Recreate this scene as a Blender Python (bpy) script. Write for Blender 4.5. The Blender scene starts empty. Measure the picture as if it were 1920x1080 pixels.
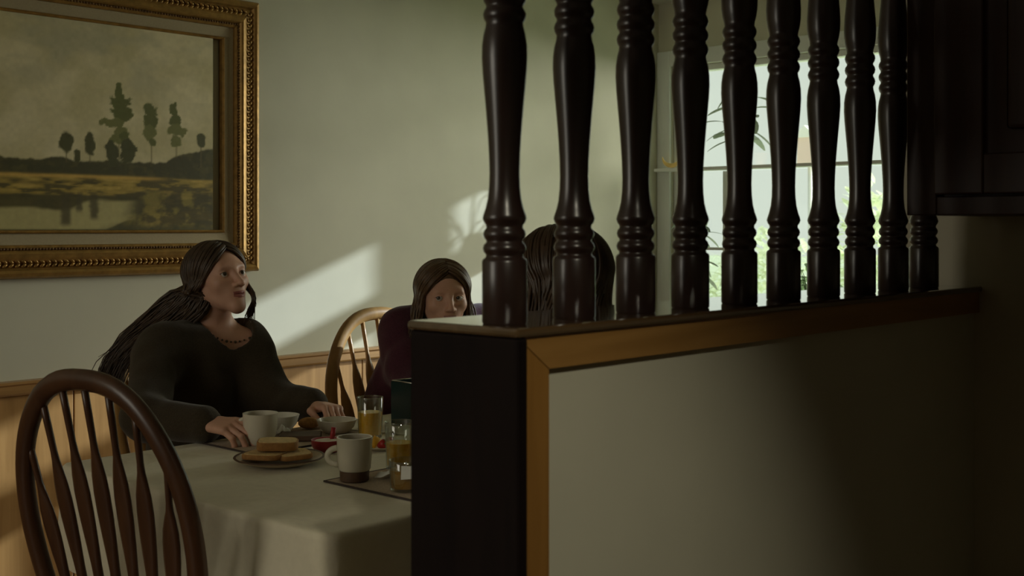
import bpy, bmesh, math, random
import numpy as np
from mathutils import Vector, Matrix

# ------------------------------------------------------------------ camera, light, exposure
scene = bpy.context.scene
COL = scene.collection
FPX = 2291.0                     # focal length in pixels of the 1920 wide frame
ANG = math.radians(47.47)
SN, CS = math.sin(ANG), math.cos(ANG)
EYE = 1.30

cd = bpy.data.cameras.new('camera')
cam = bpy.data.objects.new('camera', cd)
COL.objects.link(cam)
cam.location = (0, 0, EYE)
cam.rotation_euler = (math.pi / 2, 0, -ANG)
cd.sensor_width = 36
cd.lens = 36 * FPX / 1920
cd.shift_y = -115 / 1920
cd.clip_start = 0.05
cd.dof.use_dof = True
cd.dof.focus_distance = 3.3
cd.dof.aperture_fstop = 8.0
scene.camera = cam

vs = scene.view_settings
vs.view_transform = 'Standard'
vs.look = 'None'
vs.gamma = 1.0
vs.exposure = 0.0
vs.use_curve_mapping = False

world = bpy.data.worlds.new('sky')
scene.world = world
world.use_nodes = True
bg = world.node_tree.nodes['Background']
bg.inputs[0].default_value = (0.85, 0.93, 0.83, 1)
bg.inputs[1].default_value = 0.88

sl = bpy.data.lights.new('sun', 'SUN')
sun = bpy.data.objects.new('sun', sl)
COL.objects.link(sun)
SUND = Vector((-1.0, 0.38, -0.36)).normalized()      # direction the sunlight travels
sun.rotation_euler = SUND.to_track_quat('-Z', 'Y').to_euler()
sun.location = (12, -2, 6)
sl.energy = 5.9
sl.angle = 0.010
sl.color = (0.90, 1.0, 1.16)

def area(name, loc, target, sx, sy, power, color):
    l = bpy.data.lights.new(name, 'AREA')
    l.shape = 'RECTANGLE'
    l.size, l.size_y = sx, sy
    l.energy = power
    l.color = color
    o = bpy.data.objects.new(name, l)
    COL.objects.link(o)
    o.location = loc
    o.rotation_euler = (Vector(target) - Vector(loc)).to_track_quat('-Z', 'Y').to_euler()
    return o
# unseen area lamps added: daylight boost outside the dining window, fill from the left
area('added_daylight_outside', (11.6, -0.9, 2.9), (5.0, 2.7, 1.35), 4.6, 3.2, 1230, (1.0, 0.975, 0.88))
area('added_fill_light_left', (-1.9, 2.3, 1.7), (1.5, 2.6, 1.1), 1.2, 1.1, 12.5, (1.0, 0.90, 0.74))

# ------------------------------------------------------------------ small helpers
rnd = random.Random(7)

def P(x, y, d):
    r = (x - 960) / FPX * d
    return Vector((CS * r + SN * d, -SN * r + CS * d, EYE - (y - 425) / FPX * d))

def onY(x, y, Y):
    t = (x - 960) / FPX
    return P(x, y, Y / (-SN * t + CS))

def link(name, me, mat=None, parent=None):
    o = bpy.data.objects.new(name, me)
    COL.objects.link(o)
    if mat is not None:
        for m in (mat if isinstance(mat, (list, tuple)) else [mat]):
            me.materials.append(m)
    if parent is not None:
        o.parent = parent
    return o

def tag(o, label, cat, group=None, kind=None):
    if label: o['label'] = label
    if cat: o['category'] = cat
    if group: o['group'] = group
    if kind: o['kind'] = kind
    return o

def empty(name, loc=(0, 0, 0), rz=0):
    o = bpy.data.objects.new(name, None)
    COL.objects.link(o)
    o.empty_display_size = 0.05
    o.location = loc
    o.rotation_euler = (0, 0, rz)
    return o

def structure(o):
    o['kind'] = 'structure'
    return o

class MB:
    """collects shapes, then links them as one mesh object"""
    def __init__(s):
        s.v, s.f, s.mi = [], [], []
        s.cur = 0
    def add(s, vs_, fs_):
        b = len(s.v)
        s.v += [tuple(v) for v in vs_]
        for f in fs_:
            s.f.append(tuple(i + b for i in f))
            s.mi.append(s.cur)
        return s
    def box(s, x0, x1, y0, y1, z0, z1, bev=0.0):
        if bev > 0:
            bm = bmesh.new()
            bmesh.ops.create_cube(bm, size=1)
            for v in bm.verts:
                v.co = Vector(((x0 + x1) / 2 + v.co.x * (x1 - x0), (y0 + y1) / 2 + v.co.y * (y1 - y0), (z0 + z1) / 2 + v.co.z * (z1 - z0)))
            bmesh.ops.bevel(bm, geom=bm.edges[:], offset=bev, segments=2, affect='EDGES', profile=0.5)
            bm.verts.index_update()
            s.add([v.co[:] for v in bm.verts], [[v.index for v in f.verts] for f in bm.faces])
            bm.free()
            return s
        vs_ = [(x0, y0, z0), (x1, y0, z0), (x1, y1, z0), (x0, y1, z0), (x0, y0, z1), (x1, y0, z1), (x1, y1, z1), (x0, y1, z1)]
        return s.add(vs_, [(0, 3, 2, 1), (4, 5, 6, 7), (0, 1, 5, 4), (1, 2, 6, 5), (2, 3, 7, 6), (3, 0, 4, 7)])
    def prism(s, poly, axis, a, b):
        """extrude a 2-D polygon along an axis (0,1,2) from a to b"""
        n = len(poly)
        def mk(p, t):
            if axis == 0: return (t, p[0], p[1])
            if axis == 1: return (p[0], t, p[1])
            return (p[0], p[1], t)
        vs_ = [mk(p, a) for p in poly] + [mk(p, b) for p in poly]
        fs_ = [tuple(range(n))[::-1], tuple(range(n, 2 * n))] + [(i, (i + 1) % n, n + (i + 1) % n, n + i) for i in range(n)]
        return s.add(vs_, fs_)
    def lathe(s, prof, n=32, c=(0, 0, 0), cap=True):
        vs_, fs_ = [], []
        for r, z in prof:
            for k in range(n):
                a = 2 * math.pi * k / n
                vs_.append((c[0] + r * math.cos(a), c[1] + r * math.sin(a), c[2] + z))
        for i in range(len(prof) - 1):
            for k in range(n):
                k2 = (k + 1) % n
                fs_.append((i * n + k, i * n + k2, (i + 1) * n + k2, (i + 1) * n + k))
        if cap:
            fs_.append(tuple(range(n))[::-1])
            fs_.append(tuple((len(prof) - 1) * n + k for k in range(n)))
        return s.add(vs_, fs_)
    def tube(s, pts, rad, n=8, flat=None, up=None, cap=True):
        """sweep an (elliptic) ring along points; rad is one number, a list, or a list of (a,b)"""
        pts = [Vector(p) for p in pts]
        m = len(pts)
        if not isinstance(rad, (list, tuple)): rad = [rad] * m
        vs_, fs_ = [], []
        ref = Vector(up) if up is not None else None
        prev = None
        for i, p in enumerate(pts):
            t = (pts[min(i + 1, m - 1)] - pts[max(i - 1, 0)])
            if t.length < 1e-9: t = Vector((0, 0, 1))
            t.normalize()
            if ref is not None:
                a = ref - t * ref.dot(t)
            elif prev is None:
                a = t.orthogonal()
            else:
                a = prev - t * prev.dot(t)
            if a.length < 1e-6: a = t.orthogonal()
            a.normalize()
            prev = a
            b = t.cross(a)
            r = rad[i]
            ra, rb = r if isinstance(r, (list, tuple)) else (r, r)
            for k in range(n):
                q = 2 * math.pi * k / n
                vs_.append(p + a * (ra * math.cos(q)) + b * (rb * math.sin(q)))
        for i in range(m - 1):
            for k in range(n):
                k2 = (k + 1) % n
                fs_.append((i * n + k, i * n + k2, (i + 1) * n + k2, (i + 1) * n + k))
        if cap:
            fs_.append(tuple(range(n))[::-1])
            fs_.append(tuple((m - 1) * n + k for k in range(n)))
        return s.add(vs_, fs_)
    def sphere(s, c, r, nu=16, nv=10, M=None):
        rx, ry, rz = r if isinstance(r, (list, tuple)) else (r, r, r)
        vs_, fs_ = [], []
        vs_.append(Vector((0, 0, rz)))
        for j in range(1, nv):
            ph = math.pi * j / nv
            for i in range(nu):
                th = 2 * math.pi * i / nu
                vs_.append(Vector((rx * math.sin(ph) * math.cos(th), ry * math.sin(ph) * math.sin(th), rz * math.cos(ph))))
        vs_.append(Vector((0, 0, -rz)))
        for i in range(nu): fs_.append((0, 1 + i, 1 + (i + 1) % nu))
        for j in range(nv - 2):
            for i in range(nu):
                a = 1 + j * nu + i; b = 1 + j * nu + (i + 1) % nu
                fs_.append((a, a + nu, b + nu, b))
        L = len(vs_) - 1
        for i in range(nu): fs_.append((L, L - nu + (i + 1) % nu, L - nu + i))
        c = Vector(c)
        vs_ = [(M @ v if M is not None else v) + c for v in vs_]
        return s.add(vs_, fs_)
    def mesh(s, name):
        me = bpy.data.meshes.new(name)
        me.from_pydata(s.v, [], s.f)
        if any(s.mi): me.polygons.foreach_set('material_index', s.mi)
        me.update()
        return me
    def build(s, name, mat, parent=None, smooth=False, angle=None):
        me = s.mesh(name)
        if smooth: me.polygons.foreach_set('use_smooth', [True] * len(me.polygons))
        if angle is not None:
            me.polygons.foreach_set('use_smooth', [True] * len(me.polygons))
            me.set_sharp_from_angle(angle=math.radians(angle))
        me.update()
        return link(name, me, mat, parent)

def catmull(pts, n):
    pts = [Vector(p) for p in pts]
    out = []
    m = len(pts) - 1
    for k in range(n + 1):
        u = k / n * m
        i = min(int(u), m - 1)
        t = u - i
        p1, p2 = pts[i], pts[i + 1]
        p0 = pts[i - 1] if i > 0 else p1 * 2 - p2
        p3 = pts[i + 2] if i + 2 <= m else p2 * 2 - p1
        out.append(0.5 * ((2 * p1) + (p2 - p0) * t + (2 * p0 - 5 * p1 + 4 * p2 - p3) * t * t + (3 * p1 - p0 - 3 * p2 + p3) * t ** 3))
    return out

# ------------------------------------------------------------------ materials
MATS = {}
def nodes_of(name):
    m = bpy.data.materials.new(name)
    m.use_nodes = True
    nt = m.node_tree
    b = nt.nodes['Principled BSDF']
    MATS[name] = m
    return m, nt, b

def N(nt, typ, **kw):
    n = nt.nodes.new(typ)
    for k, v in kw.items(): setattr(n, k, v)
    return n

def c4(c): return (c[0], c[1], c[2], 1)

def mat_plain(name, col, rough=0.6, var=0.08, scale=30, bump=0.0, spec=0.4, sheen=0.0, metal=0.0, coat=0.0):
    """paint, cloth, ceramic: a colour with gentle noise variation and relief"""
    m, nt, b = nodes_of(name)
    tc = N(nt, 'ShaderNodeTexCoord')
    nz = N(nt, 'ShaderNodeTexNoise')
    nz.inputs['Scale'].default_value = scale
    nz.inputs['Detail'].default_value = 4
    nt.links.new(tc.outputs['Object'], nz.inputs['Vector'])
    cr = N(nt, 'ShaderNodeValToRGB')
    cr.color_ramp.elements[0].position = 0.3
    cr.color_ramp.elements[1].position = 0.7
    cr.color_ramp.elements[0].color = c4([max(0, x * (1 - var)) for x in col])
    cr.color_ramp.elements[1].color = c4([min(1, x * (1 + var)) for x in col])
    nt.links.new(nz.outputs['Fac'], cr.inputs['Fac'])
    nt.links.new(cr.outputs['Color'], b.inputs['Base Color'])
    b.inputs['Roughness'].default_value = rough
    b.inputs['Specular IOR Level'].default_value = spec
    b.inputs['Metallic'].default_value = metal
    if sheen: b.inputs['Sheen Weight'].default_value = sheen
    if coat: b.inputs['Coat Weight'].default_value = coat
    if bump:
        bp = N(nt, 'ShaderNodeBump')
        bp.inputs['Strength'].default_value = bump
        bp.inputs['Distance'].default_value = 0.002
        nt.links.new(nz.outputs['Fac'], bp.inputs['Height'])
        nt.links.new(bp.outputs['Normal'], b.inputs['Normal'])
    return m

def mat_wood(name, c1, c2, rough=0.35, axis=2, scale=14, coat=0.15):
    """stained wood: stretched noise as grain along an axis"""
    m, nt, b = nodes_of(name)
    tc = N(nt, 'ShaderNodeTexCoord')
    mp = N(nt, 'ShaderNodeMapping')
    sc = [scale, scale, scale]; sc[axis] = scale * 0.07
    mp.inputs['Scale'].default_value = sc
    nt.links.new(tc.outputs['Object'], mp.inputs['Vector'])
    nz = N(nt, 'ShaderNodeTexNoise')
    nz.inputs['Scale'].default_value = 2.6
    nz.inputs['Detail'].default_value = 6
    nz.inputs['Distortion'].default_value = 0.6
    nt.links.new(mp.outputs['Vector'], nz.inputs['Vector'])
    cr = N(nt, 'ShaderNodeValToRGB')
    cr.color_ramp.elements[0].position = 0.32
    cr.color_ramp.elements[1].position = 0.68
    cr.color_ramp.elements[0].color = c4(c1)
    cr.color_ramp.elements[1].color = c4(c2)
    nt.links.new(nz.outputs['Fac'], cr.inputs['Fac'])
    nt.links.new(cr.outputs['Color'], b.inputs['Base Color'])
    b.inputs['Roughness'].default_value = rough
    b.inputs['Coat Weight'].default_value = coat
    b.inputs['Coat Roughness'].default_value = 0.25
    bp = N(nt, 'ShaderNodeBump')
    bp.inputs['Strength'].default_value = 0.12
    bp.inputs['Distance'].default_value = 0.001
    nt.links.new(nz.outputs['Fac'], bp.inputs['Height'])
    nt.links.new(bp.outputs['Normal'], b.inputs['Normal'])
    return m

def mat_glass(name, tint=(1, 1, 1), gloss=0.06, rough=0.03):
    """thin clear sheet: transparent with a fresnel reflection"""
    m = bpy.data.materials.new(name)
    m.use_nodes = True
    nt = m.node_tree
    nt.nodes.clear()
    out = N(nt, 'ShaderNodeOutputMaterial')
    tr = N(nt, 'ShaderNodeBsdfTransparent'); tr.inputs[0].default_value = c4(tint)
    gl = N(nt, 'ShaderNodeBsdfGlossy'); gl.inputs['Roughness'].default_value = rough
    fr = N(nt, 'ShaderNodeLayerWeight'); fr.inputs['Blend'].default_value = 0.22
    ml = N(nt, 'ShaderNodeMath', operation='MULTIPLY_ADD')
    ml.inputs[1].default_value = 0.45; ml.inputs[2].default_value = gloss
    nt.links.new(fr.outputs['Fresnel'], ml.inputs[0])
    mx = N(nt, 'ShaderNodeMixShader')
    nt.links.new(ml.outputs[0], mx.inputs[0])
    nt.links.new(tr.outputs[0], mx.inputs[1])
    nt.links.new(gl.outputs[0], mx.inputs[2])
    nt.links.new(mx.outputs[0], out.inputs[0])
    MATS[name] = m
    return m

mat_plain('wall_paint', (0.57, 0.55, 0.425), 0.85, 0.03, 6, 0.05)
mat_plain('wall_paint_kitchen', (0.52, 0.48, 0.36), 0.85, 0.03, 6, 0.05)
mat_plain('ceiling_paint', (0.70, 0.69, 0.62), 0.9, 0.02, 6)
mat_plain('white_trim', (0.72, 0.74, 0.70), 0.5, 0.03, 8)
mat_wood('honey_wood', (0.30, 0.155, 0.045), (0.42, 0.23, 0.075), 0.38)
mat_wood('honey_wood_y', (0.30, 0.155, 0.045), (0.42, 0.23, 0.075), 0.38, axis=0)
mat_wood('amber_trim', (0.30, 0.15, 0.036), (0.40, 0.21, 0.058), 0.42, axis=0)
mat_wood('amber_trim_up', (0.25, 0.115, 0.022), (0.33, 0.16, 0.035), 0.42, axis=2)
mat_wood('dark_wood', (0.022, 0.012, 0.010), (0.036, 0.019, 0.015), 0.30, coat=0.3)
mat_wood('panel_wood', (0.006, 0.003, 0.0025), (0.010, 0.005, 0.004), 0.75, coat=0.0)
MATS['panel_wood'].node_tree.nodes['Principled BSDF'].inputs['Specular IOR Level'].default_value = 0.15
mat_wood('ledge_wood', (0.075, 0.045, 0.018), (0.11, 0.065, 0.028), 0.10, axis=0, coat=1.0)
MATS['ledge_wood'].node_tree.nodes['Principled BSDF'].inputs['Coat Roughness'].default_value = 0.08
mat_wood('cabinet_wood', (0.045, 0.015, 0.009), (0.065, 0.024, 0.013), 0.45, coat=0.05)
mat_wood('chair_wood', (0.40, 0.22, 0.070), (0.54, 0.31, 0.105), 0.36)
mat_wood('chair_wood_shaded', (0.062, 0.025, 0.011), (0.095, 0.040, 0.017), 0.36)  # same chair wood, darkened for the shade on the near chair's camera side
mat_wood('floor_wood', (0.16, 0.085, 0.04), (0.24, 0.13, 0.06), 0.4, axis=0)
mat_plain('gold', (0.33, 0.19, 0.05), 0.42, 0.25, 45, 0.3, metal=0.45)
mat_plain('gold_dark', (0.13, 0.065, 0.018), 0.5, 0.3, 45, 0.3, metal=0.3)
mat_plain('linen_liner', (0.36, 0.29, 0.17), 0.85, 0.06, 160, 0.2)
mat_plain('tablecloth', (0.74, 0.68, 0.51), 0.8, 0.03, 60, 0.06, sheen=0.1)
mat_plain('ceramic', (0.66, 0.61, 0.48), 0.25, 0.04, 25)
mat_plain('ceramic_white', (0.74, 0.71, 0.60), 0.25, 0.03, 25)
mat_plain('ceramic_brown', (0.10, 0.055, 0.03), 0.55, 0.2, 60, 0.2)
mat_plain('stoneware', (0.48, 0.38, 0.26), 0.35, 0.08, 30)
mat_plain('bread', (0.72, 0.52, 0.24), 0.85, 0.15, 120, 0.5)
mat_plain('crust', (0.40, 0.20, 0.06), 0.8, 0.2, 90, 0.4)
mat_plain('napkin', (0.78, 0.77, 0.70), 0.85, 0.03, 80, 0.1)
mat_plain('red_plastic', (0.36, 0.03, 0.035), 0.35, 0.1, 30)
mat_plain('strawberry', (0.40, 0.025, 0.02), 0.35, 0.2, 200, 0.4)
mat_plain('orange_flesh', (0.80, 0.42, 0.03), 0.4, 0.1, 100, 0.2)
mat_plain('leaf_green', (0.12, 0.22, 0.05), 0.5, 0.2, 30)
mat_plain('juice', (0.95, 0.52, 0.03), 0.25, 0.05, 30)
mat_plain('tea', (0.40, 0.20, 0.03), 0.2, 0.1, 30)
mat_plain('butter', (0.80, 0.74, 0.58), 0.6, 0.04, 40)
mat_plain('dark_green_glaze', (0.012, 0.035, 0.032), 0.25, 0.15, 20)
mat_plain('steel', (0.62, 0.60, 0.55), 0.25, 0.03, 20, metal=1.0)
mat_plain('mat_weave', (0.46, 0.36, 0.26), 0.85, 0.15, 220, 0.5)
mat_plain('mat_edge', (0.05, 0.035, 0.028), 0.85, 0.15, 120, 0.2)
mat_plain('skin', (0.64, 0.36, 0.25), 0.5, 0.05, 40, 0.02)
MATS['skin'].node_tree.nodes['Principled BSDF'].inputs['Subsurface Weight'].default_value = 0.12
MATS['skin'].node_tree.nodes['Principled BSDF'].inputs['Subsurface Radius'].default_value = (0.012, 0.005, 0.003)
mat_plain('lips', (0.36, 0.12, 0.10), 0.4, 0.06, 80)
mat_plain('eye_white', (0.60, 0.56, 0.50), 0.2, 0.03, 30)
mat_plain('iris', (0.075, 0.055, 0.035), 0.15, 0.2, 300)
mat_plain('pupil', (0.01, 0.01, 0.01), 0.1, 0.0, 30)
mat_plain('hair_dark', (0.060, 0.036, 0.020), 0.42, 0.35, 60, spec=0.5)
mat_plain('hair_light', (0.105, 0.058, 0.026), 0.40, 0.35, 60, spec=0.5)
mat_plain('hair_brown', (0.062, 0.034, 0.016), 0.40, 0.35, 60, spec=0.5)
mat_plain('sweater_olive', (0.048, 0.036, 0.021), 0.95, 0.2, 260, 0.5, spec=0.15, sheen=0.15)
mat_plain('top_maroon', (0.075, 0.020, 0.034), 0.9, 0.2, 200, 0.4, spec=0.2, sheen=0.15)
mat_plain('top_navy', (0.012, 0.015, 0.022), 0.9, 0.2, 200, 0.3, spec=0.2)
mat_plain('denim', (0.03, 0.04, 0.06), 0.9, 0.2, 200, 0.3)
mat_plain('shoe', (0.03, 0.025, 0.02), 0.6, 0.2, 60)
mat_plain('necklace_bead', (0.08, 0.05, 0.02), 0.35, 0.4, 200)
mat_plain('plant_leaf', (0.16, 0.24, 0.10), 0.5, 0.2, 20)
mat_plain('plant_leaf_grey', (0.25, 0.30, 0.22), 0.55, 0.15, 20)
mat_plain('terracotta', (0.50, 0.26, 0.14), 0.8, 0.1, 40, 0.1)
mat_plain('yellow_glass', (0.85, 0.60, 0.20), 0.3, 0.1, 20)
mat_plain('shrub', (0.66, 0.72, 0.52), 0.7, 0.2, 6)
mat_plain('lawn', (0.58, 0.66, 0.42), 0.9, 0.2, 3)
mat_plain('house_white', (0.85, 0.85, 0.80), 0.9, 0.03, 3)
mat_plain('house_pink', (0.80, 0.62, 0.56), 0.9, 0.03, 3)
mat_plain('roof_tile', (0.40, 0.34, 0.30), 0.9, 0.1, 10)
mat_plain('black_metal', (0.02, 0.02, 0.02), 0.4, 0.1, 30)
mat_glass('pane_glass', (0.97, 0.99, 0.97))
mat_glass('drinking_glass', (0.95, 0.97, 0.94), 0.10)
for nm in ('plant_leaf', 'plant_leaf_grey', 'shrub'):
    bs = MATS[nm].node_tree.nodes['Principled BSDF']
    nt = MATS[nm].node_tree
    out = nt.nodes['Material Output']
    tl = N(nt, 'ShaderNodeBsdfTranslucent')
    src = bs.inputs['Base Color'].links[0].from_socket
    nt.links.new(src, tl.inputs['Color'])
    mx = N(nt, 'ShaderNodeMixShader'); mx.inputs[0].default_value = 0.45
    nt.links.new(bs.outputs[0], mx.inputs[1]); nt.links.new(tl.outputs[0], mx.inputs[2])
    nt.links.new(mx.outputs[0], out.inputs['Surface'])
for nm in ('juice', 'tea'):
    b_ = MATS[nm].node_tree.nodes['Principled BSDF']
    b_.inputs['Subsurface Weight'].default_value = 0.5
    b_.inputs['Subsurface Radius'].default_value = (0.05, 0.025, 0.005)

_nt = MATS['tablecloth'].node_tree
_b = _nt.nodes['Principled BSDF']
_n2 = N(_nt, 'ShaderNodeTexNoise'); _n2.inputs['Scale'].default_value = 4.5; _n2.inputs['Detail'].default_value = 3; _n2.inputs['Distortion'].default_value = 1.2
_tc = N(_nt, 'ShaderNodeTexCoord'); _nt.links.new(_tc.outputs['Object'], _n2.inputs['Vector'])
_bp = N(_nt, 'ShaderNodeBump'); _bp.inputs['Strength'].default_value = 0.7; _bp.inputs['Distance'].default_value = 0.012
_nt.links.new(_n2.outputs['Fac'], _bp.inputs['Height']); _nt.links.new(_bp.outputs['Normal'], _b.inputs['Normal'])

# ------------------------------------------------------------------ room shell
YW, XW = 3.72, 5.18              # back wall, window wall
XK = 2.50                        # kitchen side wall
CEIL = 2.45
structure(MB().box(-2.3, 5.4, -2.3, 3.95, -0.12, 0.0).build('floor', MATS['floor_wood']))
structure(MB().box(-2.3, 5.4, -2.3, 3.95, CEIL, CEIL + 0.12).build('ceiling', MATS['ceiling_paint']))
wb = structure(MB().box(-2.3, 5.4, YW, YW + 0.16, 0, CEIL).build('wall_back', MATS['wall_paint']))
# left wall with an opening behind the added fill light
wl = MB()
wl.box(-2.3, -2.14, -2.14, 1.6, 0, CEIL).box(-2.3, -2.14, 3.0, YW, 0, CEIL).box(-2.3, -2.14, 1.6, 3.0, 0, 0.95).box(-2.3, -2.14, 1.6, 3.0, 2.15, CEIL)
structure(wl.build('wall_left', MATS['wall_paint']))
structure(MB().box(-2.3, 2.66, -2.3, -2.14, 0, CEIL).build('wall_front', MATS['wall_paint_kitchen']))
structure(MB().box(XK, XK + 0.16, -2.14, 1.165, 0, CEIL).build('wall_kitchen', MATS['wall_paint_kitchen']))
structure(MB().box(XK + 0.16, XW, 1.0, 1.165, 0, CEIL).build('wall_dining', MATS['wall_paint']))
# window wall: opening
WY0, WY1, WZ0, WZ1 = 1.75, 3.64, 0.82, 2.12
ww = MB()
ww.box(XW, XW + 0.16, 1.0, WY0, 0, CEIL).box(XW, XW + 0.16, WY1, YW, 0, CEIL)
ww.box(XW, XW + 0.16, WY0, WY1, 0, WZ0).box(XW, XW + 0.16, WY0, WY1, WZ1, CEIL)
structure(ww.build('wall_right', MATS['wall_paint']))

# wainscot of the back wall: panels, cap rail, baseboard
xx = -2.1
k = 0
while xx < XW - 0.02:
    w = min(0.405, XW - xx)
    MB().box(xx + 0.002, xx + w - 0.002, YW - 0.012, YW, 0.10, 0.776, 0.002).build('wainscot_panel', MATS['honey_wood'], wb)
    xx += w
rail = [(YW, 0.776), (YW - 0.030, 0.776), (YW - 0.034, 0.782), (YW - 0.034, 0.806), (YW - 0.042, 0.812), (YW - 0.042, 0.820), (YW, 0.820)]
structure(MB().prism(rail, 0, -2.1, XW).build('trim_1', MATS['honey_wood_y']))
structure(MB().prism([(YW, 0), (YW - 0.02, 0), (YW - 0.02, 0.085), (YW - 0.014, 0.10), (YW, 0.10)], 0, -2.1, XW).build('baseboard_back', MATS['honey_wood_y']))

# ------------------------------------------------------------------ dining window
win = structure(MB().box(XW - 0.02, XW + 0.16, WY0 - 0.01, WY1 + 0.01, WZ0 - 0.045, WZ0, 0.006).build('window_1', MATS['white_trim']))
def wpart(name, *b, mat='white_trim'):
    return MB().box(*b, 0.003).build(name, MATS[mat], win)
fx0, fx1 = XW + 0.02, XW + 0.09
wpart('window_jamb', fx0, fx1, WY1 - 0.05, WY1, WZ0, WZ1)
wpart('window_jamb', fx0, fx1, WY0, WY0 + 0.05, WZ0, WZ1)
wpart('window_head', fx0, fx1, WY0 + 0.05, WY1 - 0.05, WZ1 - 0.03, WZ1)
MB().box(XW - 0.085, XW - 0.019, WY0 - 0.05, 3.69, 1.580, 1.596, 0.003).box(XW - 0.0195, XW + 0.012, WY0 + 0.05, WY1 - 0.05, 1.5805, 1.5955).build('window_shelf', MATS['white_trim'], win)
wpart('window_mullion', fx0, fx1, 3.275, 3.345, WZ0, 1.578)
wpart('window_mullion', fx0, fx1, 2.40, 2.46, WZ0, 1.578)
wpart('window_rail', fx0 + 0.01, fx1 - 0.02, 3.345, WY1 - 0.05, 1.182, 1.196)
wpart('window_rail', fx0, fx1, WY0 + 0.05, 3.275, WZ0, WZ0 + 0.035)
wpart('window_rail', fx0, fx1, 3.345, WY1 - 0.05, WZ0, WZ0 + 0.035)
for y0, y1, z0, z1 in ((WY0 + 0.05, WY1 - 0.05, 1.580, WZ1 - 0.03), (3.345, WY1 - 0.05, 1.197, 1.579), (3.345, WY1 - 0.05, WZ0 + 0.036, 1.181),
                       (2.461, 3.274, WZ0 + 0.036, 1.579), (WY0 + 0.05, 2.399, WZ0 + 0.036, 1.579)):
    MB().box(XW + 0.05, XW + 0.054, y0, y1, z0, z1).build('pane', MATS['pane_glass'], win)
cas = MB()
cas.box(XW - 0.018, XW, WY0 - 0.09, WY0, WZ0 - 0.045, WZ1 + 0.08, 0.004)
cas.box(XW - 0.018, XW, WY1, YW - 0.001, WZ0 - 0.045, WZ1 + 0.08, 0.004)
cas.box(XW - 0.018, XW, WY0, WY1, WZ1, WZ1 + 0.08, 0.004)
structure(cas.build('trim_2', MATS['white_trim']))

# ------------------------------------------------------------------ half wall with wooden casing
HX0, HX1 = 1.092, XK
HY0, HY1 = 1.000, 1.165
CAPZ = 1.178
hw = structure(MB().box(HX0 + 0.012, HX1, HY0, HY1, 0, CAPZ - 0.012).build('wall_divider', MATS['wall_paint']))
c0 = HY0 - 0.011
# mitred casing boards on the kitchen side
tb = MB()
zt, zb, xl, xr = CAPZ - 0.012, 1.124, HX0 - 0.002, HX0 + 0.055
vs_ = []
for y in (c0, HY0 - 0.0005):
    vs_ += [(xl, y, zt), (HX1 - 0.002, y, zt), (HX1 - 0.002, y, zb), (xr, y, zb)]
tb.add(vs_, [(0, 3, 2, 1), (4, 5, 6, 7), (0, 1, 5, 4), (1, 2, 6, 5), (2, 3, 7, 6), (3, 0, 4, 7)])
tb.build('casing_board', MATS['amber_trim'], hw)
tb = MB()
vs_ = []
for y in (c0 + 0.0008, HY0 - 0.0005):
    vs_ += [(xl, y, zt - 0.001), (xr, y, zb - 0.001), (xr, y, 0.0), (xl, y, 0.0)]
tb.add(vs_, [(0, 3, 2, 1), (4, 5, 6, 7), (0, 1, 5, 4), (1, 2, 6, 5), (2, 3, 7, 6), (3, 0, 4, 7)])
tb.build('casing_board', MATS['amber_trim_up'], hw)
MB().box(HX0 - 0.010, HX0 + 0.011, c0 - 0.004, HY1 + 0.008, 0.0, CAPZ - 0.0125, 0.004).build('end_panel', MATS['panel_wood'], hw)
structure(MB().box(HX0 - 0.01, XK, HY0 - 0.01, HY1, 2.03, CEIL).build('wall_header', MATS['wall_paint']))

# the spindle screen on top of it
bal = empty('spindle_screen', ((HX0 + HX1) / 2, 1.08, CAPZ - 0.012))
tag(bal, 'dark turned wooden spindles standing in a row on the half wall ledge', 'balustrade')
OB = Vector(bal.location)
def bpart(o):
    o.location = -OB; return o
bpart(MB().box(HX0 - 0.012, HX1 - 0.001, HY0 - 0.018, HY1 + 0.012, CAPZ - 0.012, CAPZ, 0.004).build('ledge', MATS['ledge_wood'], bal))
bpart(MB().box(HX0 - 0.012, HX1 - 0.001, 1.0, 1.10, 1.996, 2.03, 0.004).build('top_rail', MATS['dark_wood'], bal))
half = [(0.0270, 0.0), (0.0285, 0.002), (0.0285, 0.078), (0.0275, 0.081), (0.0240, 0.0835), (0.0235, 0.087), (0.0262, 0.090), (0.0274, 0.0945), (0.0262, 0.099),
        (0.0232, 0.1025), (0.0232, 0.105), (0.0258, 0.108), (0.0270, 0.1125), (0.0258, 0.117), (0.0232, 0.1205), (0.0234, 0.124), (0.0262, 0.128), (0.0278, 0.1325),
        (0.0268, 0.137), (0.0240, 0.145), (0.0212, 0.157), (0.0196, 0.172), (0.0191, 0.190), (0.0197, 0.212), (0.0212, 0.238), (0.0234, 0.266), (0.0258, 0.293),
        (0.0278, 0.316), (0.0288, 0.334), (0.0284, 0.350), (0.0266, 0.363), (0.0242, 0.372), (0.0234, 0.378), (0.0262, 0.383), (0.0272, 0.388), (0.0258, 0.393), (0.0234, 0.397), (0.0234, 0.400), (0.0262, 0.404)]
prof = half + [(0.0272, 0.409)] + [(r, 0.818 - z) for r, z in half[::-1]]
bm_me = MB().lathe(prof, 28).mesh('baluster')
bm_me.polygons.foreach_set('use_smooth', [True] * len(bm_me.polygons))
bm_me.set_sharp_from_angle(angle=math.radians(50))
bm_me.materials.append(MATS['dark_wood'])
for i in range(10):
    o = bpy.data.objects.new('baluster', bm_me)
    COL.objects.link(o)
    o.parent = bal
    o.location = Vector((1.1255 + 0.1369 * i, 1.045, CAPZ)) - OB
    o.rotation_euler = (0, 0, rnd.uniform(0, 6))

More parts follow.
